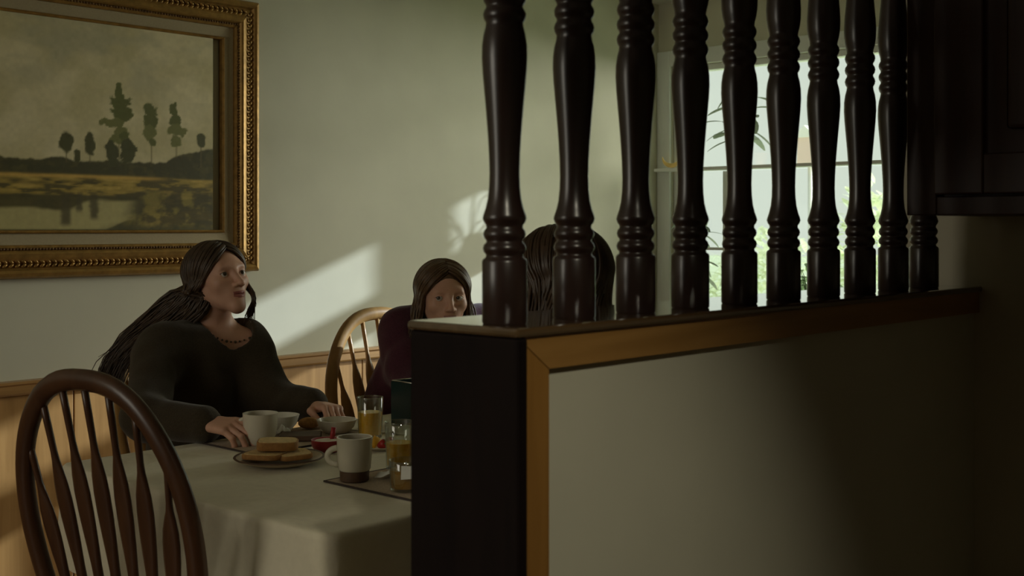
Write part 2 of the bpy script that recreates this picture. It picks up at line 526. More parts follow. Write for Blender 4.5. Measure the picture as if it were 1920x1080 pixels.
# ------------------------------------------------------------------ kitchen wall cabinet (right) and an added unseen spotlight
cab = empty('wall_cabinet', (2.335, 0.2, 1.321))
tag(cab, 'dark red-brown kitchen wall cabinet hung beside the end of the spindle screen', 'cabinet')
OC = Vector(cab.location)
def cpart(mb, name, mat='cabinet_wood', par=None):
    o = mb.build(name, MATS[mat], par or cab)
    if par is None: o.location = -OC
    return o
CX = 2.19
cpart(MB().box(CX, XK, -0.55, 0.99, 1.321, 2.20), 'cabinet_body')
fr = MB()
fr.box(CX - 0.02, CX, 0.938, 0.995, 1.321, 2.20, 0.002).box(CX - 0.02, CX, -0.55, -0.50, 1.321, 2.20, 0.002).box(CX - 0.02, CX, 0.20, 0.24, 1.321, 2.20, 0.002)
fr.box(CX - 0.0195, CX, -0.5, 0.938, 1.321, 1.355, 0.002).box(CX - 0.0195, CX, -0.5, 0.938, 2.15, 2.20, 0.002)
cpart(fr, 'face_frame')
for y0, y1 in ((0.245, 0.935), (-0.495, 0.195)):
    d = MB()
    d.box(CX - 0.040, CX - 0.021, y1 - 0.09, y1, 1.358, 2.145, 0.003).box(CX - 0.040, CX - 0.021, y0, y0 + 0.09, 1.358, 2.145, 0.003)
    d.box(CX - 0.0395, CX - 0.021, y0 + 0.09, y1 - 0.09, 1.358, 1.43, 0.003).box(CX - 0.0395, CX - 0.021, y0 + 0.09, y1 - 0.09, 2.07, 2.145, 0.003)
    door = cpart(d, 'cabinet_door')
    p = MB().box(CX - 0.028, CX - 0.022, y0 + 0.09, y1 - 0.09, 1.43, 2.07).box(CX - 0.037, CX - 0.027, y0 + 0.13, y1 - 0.13, 1.47, 2.03, 0.008)
    p.build('door_panel', MATS['cabinet_wood'], door)
    MB().sphere((CX - 0.052, (y0 + 0.045) if y1 > 0.5 else (y1 - 0.045), 1.42), 0.014, 12, 8).build('door_knob', MATS['black_metal'], door, True)

dl = empty('added_spotlight', (0.15, -0.55, CEIL))
tag(dl, 'unseen white spotlight added in the kitchen to brighten the half wall', 'added light')
LD = (Vector((1.17, 1.0, 0.80)) - Vector((0.15, -0.55, CEIL - 0.10))).normalized()
MB().lathe([(0.045, -0.012), (0.048, -0.006), (0.045, 0.0)], 24).build('mount', MATS['white_trim'], dl, True)
MB().tube([(0, 0, -0.012), (0, 0, -0.06)], 0.008, 8).build('stem', MATS['white_trim'], dl, True)
q0 = Vector((0, 0, -0.08)); qs = [q0 + LD * t for t in (-0.05, -0.045, -0.02, 0.03, 0.05)]
MB().tube(qs, [0.012, 0.022, 0.030, 0.036, 0.038], 20, cap=False).build('shade', MATS['white_trim'], dl, True)
lp = bpy.data.lights.new('added_spotlight_lamp', 'SPOT')  # lamp added to brighten the left part of the half wall
lp.energy = 54; lp.color = (1.0, 0.93, 0.72); lp.spot_size = math.radians(31); lp.spot_blend = 1.0; lp.shadow_soft_size = 0.03
lo = bpy.data.objects.new('added_spotlight_lamp', lp); COL.objects.link(lo)
lo.location = Vector((0.15, -0.55, CEIL)) + qs[-1]
lo.rotation_euler = LD.to_track_quat('-Z', 'Y').to_euler()

# ------------------------------------------------------------------ framed landscape painting
PX0, PX1, PZ0, PZ1 = 1.33, 2.469, 1.289, 1.965        # painted area on the back wall
OX0, OX1, OZ0, OZ1 = 1.145, 2.655, 1.139, 2.115
pic = empty('framed_painting', ((OX0 + OX1) / 2, YW - 0.001, OZ0))
tag(pic, 'landscape painting of slender trees and a pond in a wide gilt frame', 'painting')
OP = Vector(pic.location)
def ppart(o):
    o.location = -OP; return o
rs = np.random.RandomState(3)
def vnoise(x, y, seed, octaves=4):
    out = np.zeros_like(x); amp = 1.0; tot = 0
    r = np.random.RandomState(seed)
    f = 1.0
    for o_ in range(octaves):
        g = r.rand(64, 64)
        xs, ys = x * f, y * f
        xi, yi = np.floor(xs).astype(int), np.floor(ys).astype(int)
        tx, ty = xs - xi, ys - yi
        tx = tx * tx * (3 - 2 * tx); ty = ty * ty * (3 - 2 * ty)
        a = g[xi % 64, yi % 64]; b = g[(xi + 1) % 64, yi % 64]; c = g[xi % 64, (yi + 1) % 64]; d = g[(xi + 1) % 64, (yi + 1) % 64]
        out += amp * ((a * (1 - tx) + b * tx) * (1 - ty) + (c * (1 - tx) + d * tx) * ty)
        tot += amp; amp *= 0.5; f *= 2
    return out / tot
def paint(x, z):
    """paint colours of the landscape at wall position x, height z"""
    sh = x.shape
    n1 = vnoise(x * 9, z * 12, 1); n2 = vnoise(x * 40, z * 60, 2); n3 = vnoise(x * 14, z * 70, 5); n4 = vnoise(x * 70, z * 70, 9)
    def mixc(c, new, a): return c * (1 - a[..., None]) + np.array(new) * a[..., None]
    def sm(e0, e1, v):
        t = np.clip((v - e0) / (e1 - e0), 0, 1); return t * t * (3 - 2 * t)
    c = np.ones(sh + (3,)) * np.array((0.38, 0.33, 0.18))
    c = mixc(c, (0.46, 0.40, 0.24), sm(0.35, 0.75, n1))
    c = mixc(c, (0.32, 0.29, 0.18), sm(0.55, 0.8, vnoise(x * 5, z * 9, 21)) * sm(1.6, 1.9, z))
    # far tree line, rising to the right
    hor = 1.517 + 0.012 * (vnoise(x * 25, z * 0 + 3, 4) - 0.5) * 2 + 0.055 * sm(2.22, 2.47, x)
    c = mixc(c, (0.050, 0.046, 0.018), sm(0.004, -0.004, z - hor))
    c = mixc(c, (0.075, 0.066, 0.022), sm(0.004, -0.004, z - hor) * sm(0.45, 0.7, n2) * 0.7)
    # field strips
    fld = 1.468 - 0.004 * sm(2.0, 2.4, x)
    f = sm(0.004, -0.004, z - fld)
    base = np.ones(sh + (3,)) * np.array((0.24, 0.17, 0.035))
    base = mixc(base, (0.36, 0.25, 0.06), sm(0.5, 0.75, n3))
    base = mixc(base, (0.075, 0.060, 0.018), sm(0.52, 0.36, n3))
    c = c * (1 - f[..., None]) + base * f[..., None]
    stripe = np.exp(-((z - 1.462) / 0.006) ** 2) * sm(2.32, 2.2, x)
    c = mixc(c, (0.42, 0.26, 0.06), stripe * 0.8)
    dk = np.exp(-((z - 1.448 + 0.01 * n1) / 0.008) ** 2) * sm(0.4, 0.6, vnoise(x * 8, z * 30, 12))
    c = mixc(c, (0.055, 0.045, 0.014), dk)
    # dark bank and pond on the left
    bank = sm(1.408, 1.398, z) * sm(2.24, 2.16, x + 0.10 * (1.40 - z))
    c = mixc(c, (0.055, 0.048, 0.016), bank * 0.95)
    pond = sm(1.365, 1.350, z + 0.02 * (n1 - 0.5) - 0.03 * sm(1.9, 2.05, x)) * sm(2.19, 2.12, x + 0.25 * (1.33 - z)) * sm(1.288, 1.296, z - 0.03 * sm(2.05, 2.15, x))
    c = mixc(c, (0.30, 0.26, 0.11), pond)
    for cx, w, z0, z1 in ((1.918, 0.018, 1.295, 1.39), (1.965, 0.010, 1.34, 1.40), (2.015, 0.016, 1.315, 1.40)):
        rr = np.exp(-np.abs((x - cx + 0.012 * (n2 - 0.5)) / w) ** 4) * sm(z0, z0 + 0.02, z) * sm(z1 + 0.02, z1, z)
        c = mixc(c, (0.060, 0.050, 0.020), rr * 0.9)
    # reeds and bank on the right
    rb = sm(2.10, 2.20, x + 0.3 * (1.36 - z)) * sm(1.43, 1.41, z)
    tone = sm(0.40, 0.65, vnoise(x * 22, z * 34, 33))
    c = mixc(c, (0.055, 0.046, 0.016), rb * (1 - tone) * 0.9)
    c = mixc(c, (0.19, 0.15, 0.035), rb * tone * 0.75)
    low = sm(1.325, 1.30, z + 0.015 * n2) * sm(2.02, 2.12, x)
    c = mixc(c, (0.050, 0.046, 0.016), low * 0.85)
    # trees: crowns made of blots, thin trunks
    def blot(cx, cz, rx, rz, col, seed, rag=0.7):
        q = np.sqrt(((x - cx) / rx) ** 2 + ((z - cz) / rz) ** 2)
        q = q + rag * (vnoise(x * 55 + seed, z * 55, seed) - 0.5) * 1.6
        return mixc(c, col, sm(1.05, 0.82, q))
    def trunk(cx, z0, z1, w=0.0025):
        return mixc(c, (0.10, 0.08, 0.03), np.exp(-((x - cx) / w) ** 2) * sm(z0 - .005, z0, z) * sm(z1 + .005, z1, z) * 0.8)
    G1, G2 = (0.085, 0.090, 0.024), (0.125, 0.125, 0.038)
    c = trunk(2.105, 1.52, 1.76)
    for bx, bz, rx, rz, col in ((2.105, 1.752, .014, .030, G1), (2.11, 1.715, .034, .030, G1), (2.115, 1.675, .038, .028, G1), (2.085, 1.642, .045, .016, G2), (2.11, 1.612, .030, .018, G2),
                                (2.095, 1.590, .034, .016, G2), (2.125, 1.60, .022, .02, G1), (2.08, 1.545, .028, .045, (.055, .055, .02)), (2.135, 1.545, .034, .05, (.058, .058, .02))):
        c = blot(bx, bz, rx, rz, col, int(bx * 1000 + bz * 777) % 60 + 40)
    c = trunk(2.226, 1.52, 1.62)
    for bx, bz, rx, rz, col in ((2.222, 1.690, .028, .026, G1), (2.224, 1.655, .030, .028, G1), (2.222, 1.615, .024, .026, G2), (2.228, 1.585, .018, .014, G1)):
        c = blot(bx, bz, rx, rz, col, int(bx * 900 + bz * 555) % 60 + 40)
    c = trunk(2.322, 1.54, 1.66)
    for bx, bz, rx, rz, col in ((2.312, 1.705, .016, .024, G1), (2.318, 1.664, .026, .022, G1), (2.324, 1.630, .036, .020, G2), (2.322, 1.595, .022, .022, G2)):
        c = blot(bx, bz, rx, rz, col, int(bx * 700 + bz * 333) % 60 + 40)
    for bx, bz, rx, rz in ((1.920, 1.572, .027, .038), (2.002, 1.566, .020, .042), (1.957, 1.528, .013, .022), (2.420, 1.603, .020, .026)):
        c = trunk(bx, 1.51, bz)
        c = blot(bx, bz, rx, rz, (.060, .058, .020), int(bx * 1300) % 60 + 40, 0.4)
    # trees of the same kind further left
    for bx, bz, rx, rz in ((1.66, 1.63, .035, .08), (1.58, 1.60, .03, .06), (1.45, 1.66, .05, .11)):
        c = trunk(bx, 1.51, bz)
        c = blot(bx, bz, rx, rz, G1, int(bx * 1300) % 60 + 40, 0.6)
    c = c * (0.90 + 0.2 * n4[..., None]) * 1.45
    return np.clip(c, 0, 1)
nx, nz = 300, 180
gx, gz = np.meshgrid(np.linspace(PX0, PX1, nx), np.linspace(PZ0, PZ1, nz), indexing='ij')
colr = paint(gx, gz)
vv = np.stack([gx, np.full_like(gx, YW - 0.020) - 0.0008 * vnoise(gx * 60, gz * 60, 8), gz], -1).reshape(-1, 3)
ii, jj = np.meshgrid(np.arange(nx - 1), np.arange(nz - 1), indexing='ij')
q = np.stack([ii * nz + jj, (ii + 1) * nz + jj, (ii + 1) * nz + jj + 1, ii * nz + jj + 1], -1).reshape(-1, 4)
me = bpy.data.meshes.new('canvas')
me.from_pydata(vv.tolist(), [], q.tolist())
ca = me.color_attributes.new('paint', 'FLOAT_COLOR', 'POINT')
buf = np.ones((nx * nz, 4), np.float32); buf[:, :3] = colr.reshape(-1, 3)
ca.data.foreach_set('color', buf.ravel())
me.polygons.foreach_set('use_smooth', [True] * len(me.polygons))
m, nt, b = nodes_of('oil_paint')
at = N(nt, 'ShaderNodeAttribute', attribute_name='paint')
nt.links.new(at.outputs['Color'], b.inputs['Base Color'])
b.inputs['Roughness'].default_value = 0.55
b.inputs['Specular IOR Level'].default_value = 0.25
ppart(link('canvas', me, m, pic))

def frame_rails(name, x0, x1, z0, z1, w, profile, mat, parent):
    """four mitred mouldings: profile = [(distance from the outer edge 0..w, height off the wall)]"""
    corners = [((x0, z0), (1, 1)), ((x1, z0), (-1, 1)), ((x1, z1), (-1, -1)), ((x0, z1), (1, -1))]
    for e in range(4):
        (a, da), (b_, db) = corners[e], corners[(e + 1) % 4]
        va = [(a[0] + da[0] * t, YW - 0.001 - h, a[1] + da[1] * t) for t, h in profile]
        vb = [(b_[0] + db[0] * t, YW - 0.001 - h, b_[1] + db[1] * t) for t, h in profile]
        n = len(profile)
        fs = [(i, i + 1, n + i + 1, n + i) for i in range(n - 1)]
        fs += [(n - 1, 0, n, 2 * n - 1), tuple(range(n)), tuple(range(n, 2 * n))[::-1]]
        o = MB().add(va + vb, fs).build(name, MATS[mat], parent)
        bm = bmesh.new(); bm.from_mesh(o.data); bmesh.ops.recalc_face_normals(bm, faces=bm.faces[:]); bm.to_mesh(o.data); bm.free()
        ppart(o)
frame_rails('frame_rail', OX0, OX1, OZ0, OZ1, 0.105, [(0, 0), (0, 0.030), (0.006, 0.042), (0.016, 0.046), (0.024, 0.040), (0.030, 0.030), (0.048, 0.034), (0.064, 0.044), (0.076, 0.048), (0.082, 0.044), (0.088, 0.034), (0.096, 0.036), (0.103, 0.030), (0.103, 0)], 'gold', pic)
frame_rails('linen_liner', OX0 + 0.1035, OX1 - 0.1035, OZ0 + 0.1035, OZ1 - 0.1035, 0.04, [(0, 0), (0, 0.022), (0.036, 0.016), (0.036, 0)], 'linen_liner', pic)
frame_rails('inner_fillet', OX0 + 0.140, OX1 - 0.140, OZ0 + 0.140, OZ1 - 0.140, 0.01, [(0, 0.001), (0, 0.024), (0.004, 0.028), (0.0095, 0.023), (0.0095, 0.001)], 'gold', pic)
# carved leaf and bead ornament running along the frame
orn = MB(); orn2 = MB()
def along(dist, step, fn):
    x = OX0 + dist
    while x < OX1 - dist:
        fn((x, OZ0 + dist), (1, 0)); fn((x, OZ1 - dist), (1, 0)); x += step
    z = OZ0 + dist
    while z < OZ1 - dist:
        fn((OX0 + dist, z), (0, 1)); fn((OX1 - dist, z), (0, 1)); z += step
def leaf(p, a):
    Mx = Matrix(((a[0], 0, -a[1]), (0, 1, 0), (a[1], 0, a[0])))
    for s in (-1, 1):
        R = Mx @ Matrix.Rotation(s * 0.6, 3, 'Y')
        orn.sphere((p[0] + s * 0.0 + a[1] * s * 0.006, YW - 0.036, p[1] + a[0] * s * 0.006), (0.011, 0.008, 0.0050), 8, 5, R)
def bead(p, a):
    orn2.sphere((p[0], YW - 0.037, p[1]), (0.0045, 0.004, 0.0045), 6, 4)
along(0.046, 0.020, leaf)
along(0.091, 0.0105, bead)
o = orn.build('carved_leaves', MATS['gold'], pic, True); o['kind'] = 'stuff'; ppart(o)
o = orn2.build('carved_beads', MATS['gold_dark'], pic, True); o['kind'] = 'stuff'; ppart(o)

# ------------------------------------------------------------------ table and cloth
TX0, TX1, TY0, TY1, TZ = 1.385, 3.05, 1.72, 2.690, 0.75
tab = empty('dining_table', ((TX0 + TX1) / 2, (TY0 + TY1) / 2, 0))
tag(tab, 'rectangular wooden breakfast table under the cream cloth', 'table')
OT = Vector(tab.location)
def tpart(o):
    o.location = -OT; return o
tpart(MB().box(TX0 + 0.004, TX1 - 0.004, TY0 + 0.004, TY1 - 0.004, 0.715, TZ - 0.003, 0.004).build('tabletop', MATS['honey_wood_y'], tab))
tpart(MB().box(TX0 + 0.08, TX1 - 0.08, TY0 + 0.08, TY1 - 0.08, 0.63, 0.714).build('apron', MATS['honey_wood_y'], tab))
for x in (TX0 + 0.11, TX1 - 0.11):
    for y in (TY0 + 0.11, TY1 - 0.11):
        tpart(MB().lathe([(0.022, 0), (0.028, 0.02), (0.026, 0.10), (0.034, 0.30), (0.026, 0.42), (0.034, 0.45), (0.034, 0.629)], 16, (x, y, 0)).build('leg', MATS['honey_wood'], tab, angle=40))
# cloth: rounded-rectangle rings from the middle of the top out over the edge and down
cl = MB()
def rrect(x0, x1, y0, y1, r, n=160):
    pts = []
    per = []
    cs_ = [(x1 - r, y1 - r, 0), (x0 + r, y1 - r, 90), (x0 + r, y0 + r, 180), (x1 - r, y0 + r, 270)]
    poly = []
    for cx, cy, a0 in cs_:
        for t in range(9):
            a = math.radians(a0 + t * 90 / 8)
            poly.append(Vector((cx + r * math.cos(a), cy + r * math.sin(a))))
    L = [0]
    for i in range(len(poly)):
        L.append(L[-1] + (poly[(i + 1) % len(poly)] - poly[i]).length)
    for k in range(n):
        s = L[-1] * k / n
        i = max(j for j in range(len(poly)) if L[j] <= s + 1e-9)
        t = (s - L[i]) / max(1e-9, L[i + 1] - L[i])
        pts.append(poly[i].lerp(poly[(i + 1) % len(poly)], t))
    return pts
n = 220
rings = []
base = rrect(TX0, TX1, TY0, TY1, 0.02, n)
ctr = Vector(((TX0 + TX1) / 2, (TY0 + TY1) / 2))
for s_ in (0.0, 0.25, 0.5, 0.75, 0.93, 0.985):
    rings.append([(ctr.x + (p.x - ctr.x) * s_, ctr.y + (p.y - ctr.y) * s_, TZ) for p in base])
for out, z in ((0.0005, TZ), (0.006, TZ - 0.004), (0.008, TZ - 0.014), (0.009, TZ - 0.05), (0.012, TZ - 0.10), (0.015, TZ - 0.16), (0.018, TZ - 0.225)):
    ring = []
    pts = rrect(TX0 - out, TX1 + out, TY0 - out, TY1 + out, 0.02 + out, n)
    for k, p in enumerate(pts):
        dirv = (p - base[k]); dirv = dirv.normalized() if dirv.length > 1e-6 else Vector((0, 0))
        fold = 0.5 + 0.5 * math.sin(k * 2 * math.pi / n * 26 + 1.5 * math.sin(k * 0.11))
        amt = max(0, (TZ - 0.02 - z)) * 0.10 * fold
        ring.append((p.x + dirv.x * amt, p.y + dirv.y * amt, z))
    rings.append(ring)
vs_ = [v for r_ in rings for v in r_]
fs_ = []
for i in range(len(rings) - 1):
    for k in range(n):
        fs_.append((i * n + k, i * n + (k + 1) % n, (i + 1) * n + (k + 1) % n, (i + 1) * n + k))
cl.add(vs_, fs_)
cloth = cl.build('tablecloth', MATS['tablecloth'], None, True)
bm = bmesh.new(); bm.from_mesh(cloth.data)
bmesh.ops.remove_doubles(bm, verts=bm.verts[:], dist=1e-5); bmesh.ops.recalc_face_normals(bm, faces=bm.faces[:]); bm.to_mesh(cloth.data); bm.free()
tag(cloth, 'cream tablecloth draped over the breakfast table', 'tablecloth')

# ------------------------------------------------------------------ bow-back chairs with paddle spindles
def make_chair(wood):
    """local: faces +Y, origin on the floor under the seat centre"""
    root = empty('windsor_chair')
    SZ = 0.45
    # saddle seat
    mb = MB()
    nr, na = 7, 40
    vs_ = [(0, 0.0, SZ - 0.010)]
    def outl(a, s):
        x = 0.225 * math.copysign(abs(math.cos(a)) ** 0.75, math.cos(a)); y = 0.215 * math.copysign(abs(math.sin(a)) ** 0.75, math.sin(a))
        x *= 1.0 + 0.06 * math.sin(a)
        return x * s, y * s
    for i in range(1, nr + 1):
        s = i / nr
        for k in range(na):
            x, y = outl(2 * math.pi * k / na, s)
            vs_.append((x, y, SZ - 0.010 * (1 - s ** 3)))
    for z, s in ((SZ - 0.012, 1.012), (SZ - 0.026, 0.99), (SZ - 0.034, 0.93)):
        for k in range(na):
            x, y = outl(2 * math.pi * k / na, s); vs_.append((x, y, z))
    fs_ = [(0, 1 + k, 1 + (k + 1) % na) for k in range(na)]
    for i in range(nr + 2):
        for k in range(na):
            a, b_ = 1 + i * na + k, 1 + i * na + (k + 1) % na
            fs_.append((a, a + na, b_ + na, b_))
    fs_.append(tuple(1 + (nr + 2) * na + k for k in range(na)))
    mb.add(vs_, fs_)
    mb.build('seat', wood, root, angle=50)
    feet = []
    for sx in (-1, 1):
        for sy in (-1, 1):
            t = Vector((sx * 0.15, sy * 0.14, SZ - 0.030)); f = Vector((sx * 0.215, sy * 0.205 - 0.01, 0.0))
            pts = [f.lerp(t, u) for u in (0, .12, .25, .33, .36, .39, .5, .65, .75, .78, .81, .9, 1)]
            MB().tube(pts, [.011, .014, .017, .015, .019, .015, .018, .020, .017, .021, .017, .015, .012], 10).build('leg', wood, root, True)
            feet.append((f, t))
    def at(i, u): return feet[i][0].lerp(feet[i][1], u)
    a0, a1 = (at(0, .4) + at(1, .4)) / 2, (at(2, .4) + at(3, .4)) / 2
    for A_, B_ in ((at(0, .4), at(1, .4)), (at(2, .4), at(3, .4)), (a0, a1)):
        pts = [A_.lerp(B_, u) for u in (0, .2, .4, .5, .6, .8, 1)]
        MB().tube(pts, [.007, .010, .013, .015, .013, .010, .007], 8).build('stretcher', wood, root, True)
    # bow in a reclined plane
    HB = 1.012
    def back(x, z): return Vector((x, -0.165 - (z - SZ) * 0.20, z))
    bow = []
    for k in range(57):
        a = math.pi * (k / 56)
        c_, s_ = math.cos(a), math.sin(a)
        z = (SZ - 0.02) + (HB - SZ + 0.02) * (abs(s_) ** 0.62)
        u = (z - SZ) / (HB - SZ)
        x = math.copysign(abs(c_) ** 0.80, c_)
        wdt = 0.180 + 0.072 * math.sin(min(1, max(0, u) * 1.15) * math.pi * 0.62)
        bow.append(back(x * wdt, z))
    # resample for evenly spaced rings
    L = [0]
    for i in range(1, len(bow)): L.append(L[-1] + (bow[i] - bow[i - 1]).length)
    pts = []
    for k in range(65):
        s = L[-1] * k / 64
        i = min(max(j for j in range(len(bow)) if L[j] <= s + 1e-9), len(bow) - 2)
        pts.append(bow[i].lerp(bow[i + 1], (s - L[i]) / max(1e-9, L[i + 1] - L[i])))
    MB().tube(pts, [(0.0165, 0.0215)] * 65, 12, up=(0, 1, 0.2)).build('back_bow', wood, root, True)
    def bow_z(x):
        best = None
        for p in pts:
            if p.z > 0.6 and (best is None or abs(p.x - x) < abs(best.x - x)): best = p
        return best.z
    for k in range(7):
        u = (k - 3) / 3
        xb, xt = u * 0.132, u * 0.196
        zt = bow_z(xt) - 0.006
        us = [0, .10, .25, .36, .46, .55, .62, .68, .73, .765, .80, .90, 1]
        wd = [.0085, .0090, .0100, .0140, .0190, .0220, .0225, .0200, .0145, .0092, .0064, .0070, .0072]
        th = [.0085, .0090, .0088, .0075, .0065, .0062, .0062, .0062, .0064, .0066, .0066, .0070, .0072]
        ps = [back(xb + (xt - xb) * w, (SZ - 0.012) + (zt - SZ + 0.012) * w) for w in us]
        MB().tube(ps, list(zip(th, wd)), 10, up=(0, 1, 0.2)).build('spindle', wood, root, True)
    return root

def copy_tree(o, parent=None):
    c = o.copy(); COL.objects.link(c); c.parent = parent
    for ch in list(o.children): copy_tree(ch, c)
    return c

chair = make_chair(MATS['chair_wood'])
def place(o, x, y, rz, label):
    o.location = (x, y, 0); o.rotation_euler = (0, 0, rz)
    tag(o, label, 'chair', 'bow-back windsor chairs around the breakfast table')
CHG = math.pi
BY = 0.165 + (1.012 - 0.45) * 0.20      # how far the bow top lies behind the seat centre
ch_b = copy_tree(chair); ch_c = copy_tree(chair); ch_d = copy_tree(chair)
place(chair, 2.69, 3.08 - BY, math.pi, 'honey oak windsor chair behind the woman in the maroon top')
place(ch_b, 2.095, 3.06, math.pi, 'honey oak windsor chair under the woman in the dark olive sweater')
place(ch_c, 1.42, 2.20, -math.pi / 2 + 0.19, 'empty windsor chair with shade-darkened bow back at the end of the table')
place(ch_d, 1.79, 1.53, 0.05, 'honey oak windsor chair between the table and the half wall')
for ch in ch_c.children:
    ch.material_slots[0].link = 'OBJECT'; ch.material_slots[0].material = MATS['chair_wood_shaded']

# ------------------------------------------------------------------ things on the table
def thing(name, loc, label, cat, group=None, rz=0):
    return tag(empty(name, loc, rz), label, cat, group)

def cup_walls(mb, prof_out, t=0.003, n=40):
    inner = [(max(r - t, 0.001), z) for r, z in prof_out]
    inner[0] = (inner[0][0], prof_out[0][1] + t)
    mb.lathe(prof_out + inner[::-1], n, cap=False)
    mb.lathe([(0.0005, prof_out[0][1]), prof_out[0]], n, cap=False)
    mb.lathe([(0.0005, prof_out[0][1] + t), inner[0]], n, cap=False)
    return mb

def handle(mb, r, z0, z1, out, ang, rad=(0.0045, 0.006)):
    pts = []
    for k in range(13):
        a = -math.pi / 2 + math.pi * k / 12
        pts.append(Vector(((r - 0.002 + out * math.cos(a)) * math.cos(ang), (r - 0.002 + out * math.cos(a)) * math.sin(ang), (z0 + z1) / 2 + (z1 - z0) / 2 * math.sin(a))))
    mb.tube(pts, [rad] * 13, 8, up=(-math.sin(ang), math.cos(ang), 0))
    return mb
TS = TZ + 0.001
LEFT = math.atan2(SN, -CS)          # picture-left direction on the table
# placemats (thin woven sheet with a dark bound edge)
def placemat(x0, x1, y0, y1, label):
    t = thing('placemat', ((x0 + x1) / 2, (y0 + y1) / 2, TS), label, 'placemat', 'placemats')
    hx, hy = (x1 - x0) / 2, (y1 - y0) / 2
    MB().box(-hx + 0.004, hx - 0.004, -hy + 0.004, hy - 0.004, 0, 0.003).build('woven_sheet', MATS['mat_weave'], t)
    e = MB()
    e.box(-hx, hx, -hy, -hy + 0.004, 0, 0.0036).box(-hx, hx, hy - 0.004, hy, 0, 0.0036).box(-hx, -hx + 0.004, -hy + 0.004, hy - 0.004, 0, 0.0036).box(hx - 0.004, hx, -hy + 0.004, hy - 0.004, 0, 0.0036)
    e.build('bound_edge', MATS['mat_edge'], t)
    return t
placemat(1.745, 2.13, 2.435, 2.675, 'tan woven placemat under the wide coffee cup')
placemat(1.662, 2.08, 1.745, 2.075, 'tan woven placemat under the two-tone mug')
MT = TS + 0.0040

# wide cream coffee cup
t = thing('coffee_cup', (1.832, 2.537, MT), 'wide cream coffee cup beside the olive sweater sleeve', 'cup')
mb = cup_walls(MB(), [(0.026, 0.0), (0.030, 0.004), (0.038, 0.022), (0.0425, 0.045), (0.0440, 0.078)], 0.0035)
mb.build('cup_body', MATS['ceramic'], t, angle=40)
handle(MB(), 0.041, 0.020, 0.062, 0.020, LEFT).build('handle', MATS['ceramic'], t, True)
MB().lathe([(0.0005, 0.060), (0.0395, 0.060)], 32, cap=False).build('coffee', MATS['ceramic_brown'], t)
# two-tone mug
t = thing('stoneware_mug', (1.706, 2.024, MT), 'straight cream mug with an unglazed brown foot band', 'mug')
mb = cup_walls(MB(), [(0.0315, 0.0225), (0.0345, 0.026), (0.0365, 0.050), (0.0385, 0.094)], 0.004)
mb.build('mug_body', MATS['ceramic'], t, angle=40)
MB().lathe([(0.029, 0), (0.031, 0.002), (0.0318, 0.0215), (0.0305, 0.0225)], 40).build('foot_band', MATS['ceramic_brown'], t, angle=40)
handle(MB(), 0.0365, 0.034, 0.070, 0.024, LEFT, (0.0055, 0.0065)).build('handle', MATS['ceramic'], t, True)
MB().lathe([(0.0005, 0.080), (0.0335, 0.080)], 32, cap=False).build('coffee', MATS['ceramic_brown'], t)

# plate with toast
pl = (1.722, 2.311)
t = thing('breakfast_plate', (pl[0], pl[1], TS), 'round stoneware plate with a rust rim holding toast', 'plate')
MB().lathe([(0.0005, 0.004), (0.060, 0.004), (0.066, 0.006), (0.098, 0.017), (0.103, 0.0185), (0.1045, 0.0165), (0.098, 0.012), (0.066, 0.0015), (0.058, 0.0), (0.0005, 0.0)], 56, cap=False).build('plate_body', MATS['stoneware'], t, angle=50)
MB().lathe([(0.0985, 0.0175), (0.1032, 0.0190), (0.1050, 0.0170), (0.1040, 0.0158)], 56, cap=False).build('rim_glaze', MATS['ceramic_brown'], t, True)

def toast(loc, rz, tilt, w, l, th, label):
    t = thing('toast_slice', loc, label, 'toast', None, rz)
    t.rotation_euler = (tilt[0], tilt[1], rz)
    def outline(s):
        pts = []
        for k in range(36):
            a = 2 * math.pi * k / 36
            x = w / 2 * math.copysign(abs(math.cos(a)) ** 0.5, math.cos(a)); y = l / 2 * math.copysign(abs(math.sin(a)) ** 0.5, math.sin(a))
            if y > 0: x *= 1 + 0.06 * math.sin(a)
            pts.append((x * s, y * s))
        return pts
    def slab(s0, z0, z1, mb):
        vs_, fs_ = [], []
        for s, z in ((s0 * 0.97, z0), (s0, z0 + 0.002), (s0, z1 - 0.002), (s0 * 0.97, z1)):
            vs_ += [(x, y, z) for x, y in outline(s)]
        for i in range(3):
            for k in range(36): fs_.append((i * 36 + k, i * 36 + (k + 1) % 36, (i + 1) * 36 + (k + 1) % 36, (i + 1) * 36 + k))
        fs_.append(tuple(range(36))[::-1]); fs_.append(tuple(108 + k for k in range(36)))
        return mb.add(vs_, fs_)
    slab(1.0, 0, th - 0.0015, MB()).build('crust', MATS['crust'], t, angle=40)
    slab(0.93, th - 0.004, th, MB()).build('crumb', MATS['bread'], t, angle=40)
    return t
toast((1.700, 2.335, TS + 0.0135), 0.5, (0, 0.03), 0.085, 0.095, 0.013, 'toast slice leaning low on the plate edge towards the empty chair')
toast((1.752, 2.297, TS + 0.0130), -0.4, (0, -0.04), 0.080, 0.090, 0.012, 'toast slice lying low on the plate towards the mug')
toast((1.735, 2.335, TS + 0.031), 0.86, (0.02, 0.0), 0.080, 0.095, 0.020, 'thick toast slice on top of the other slices')

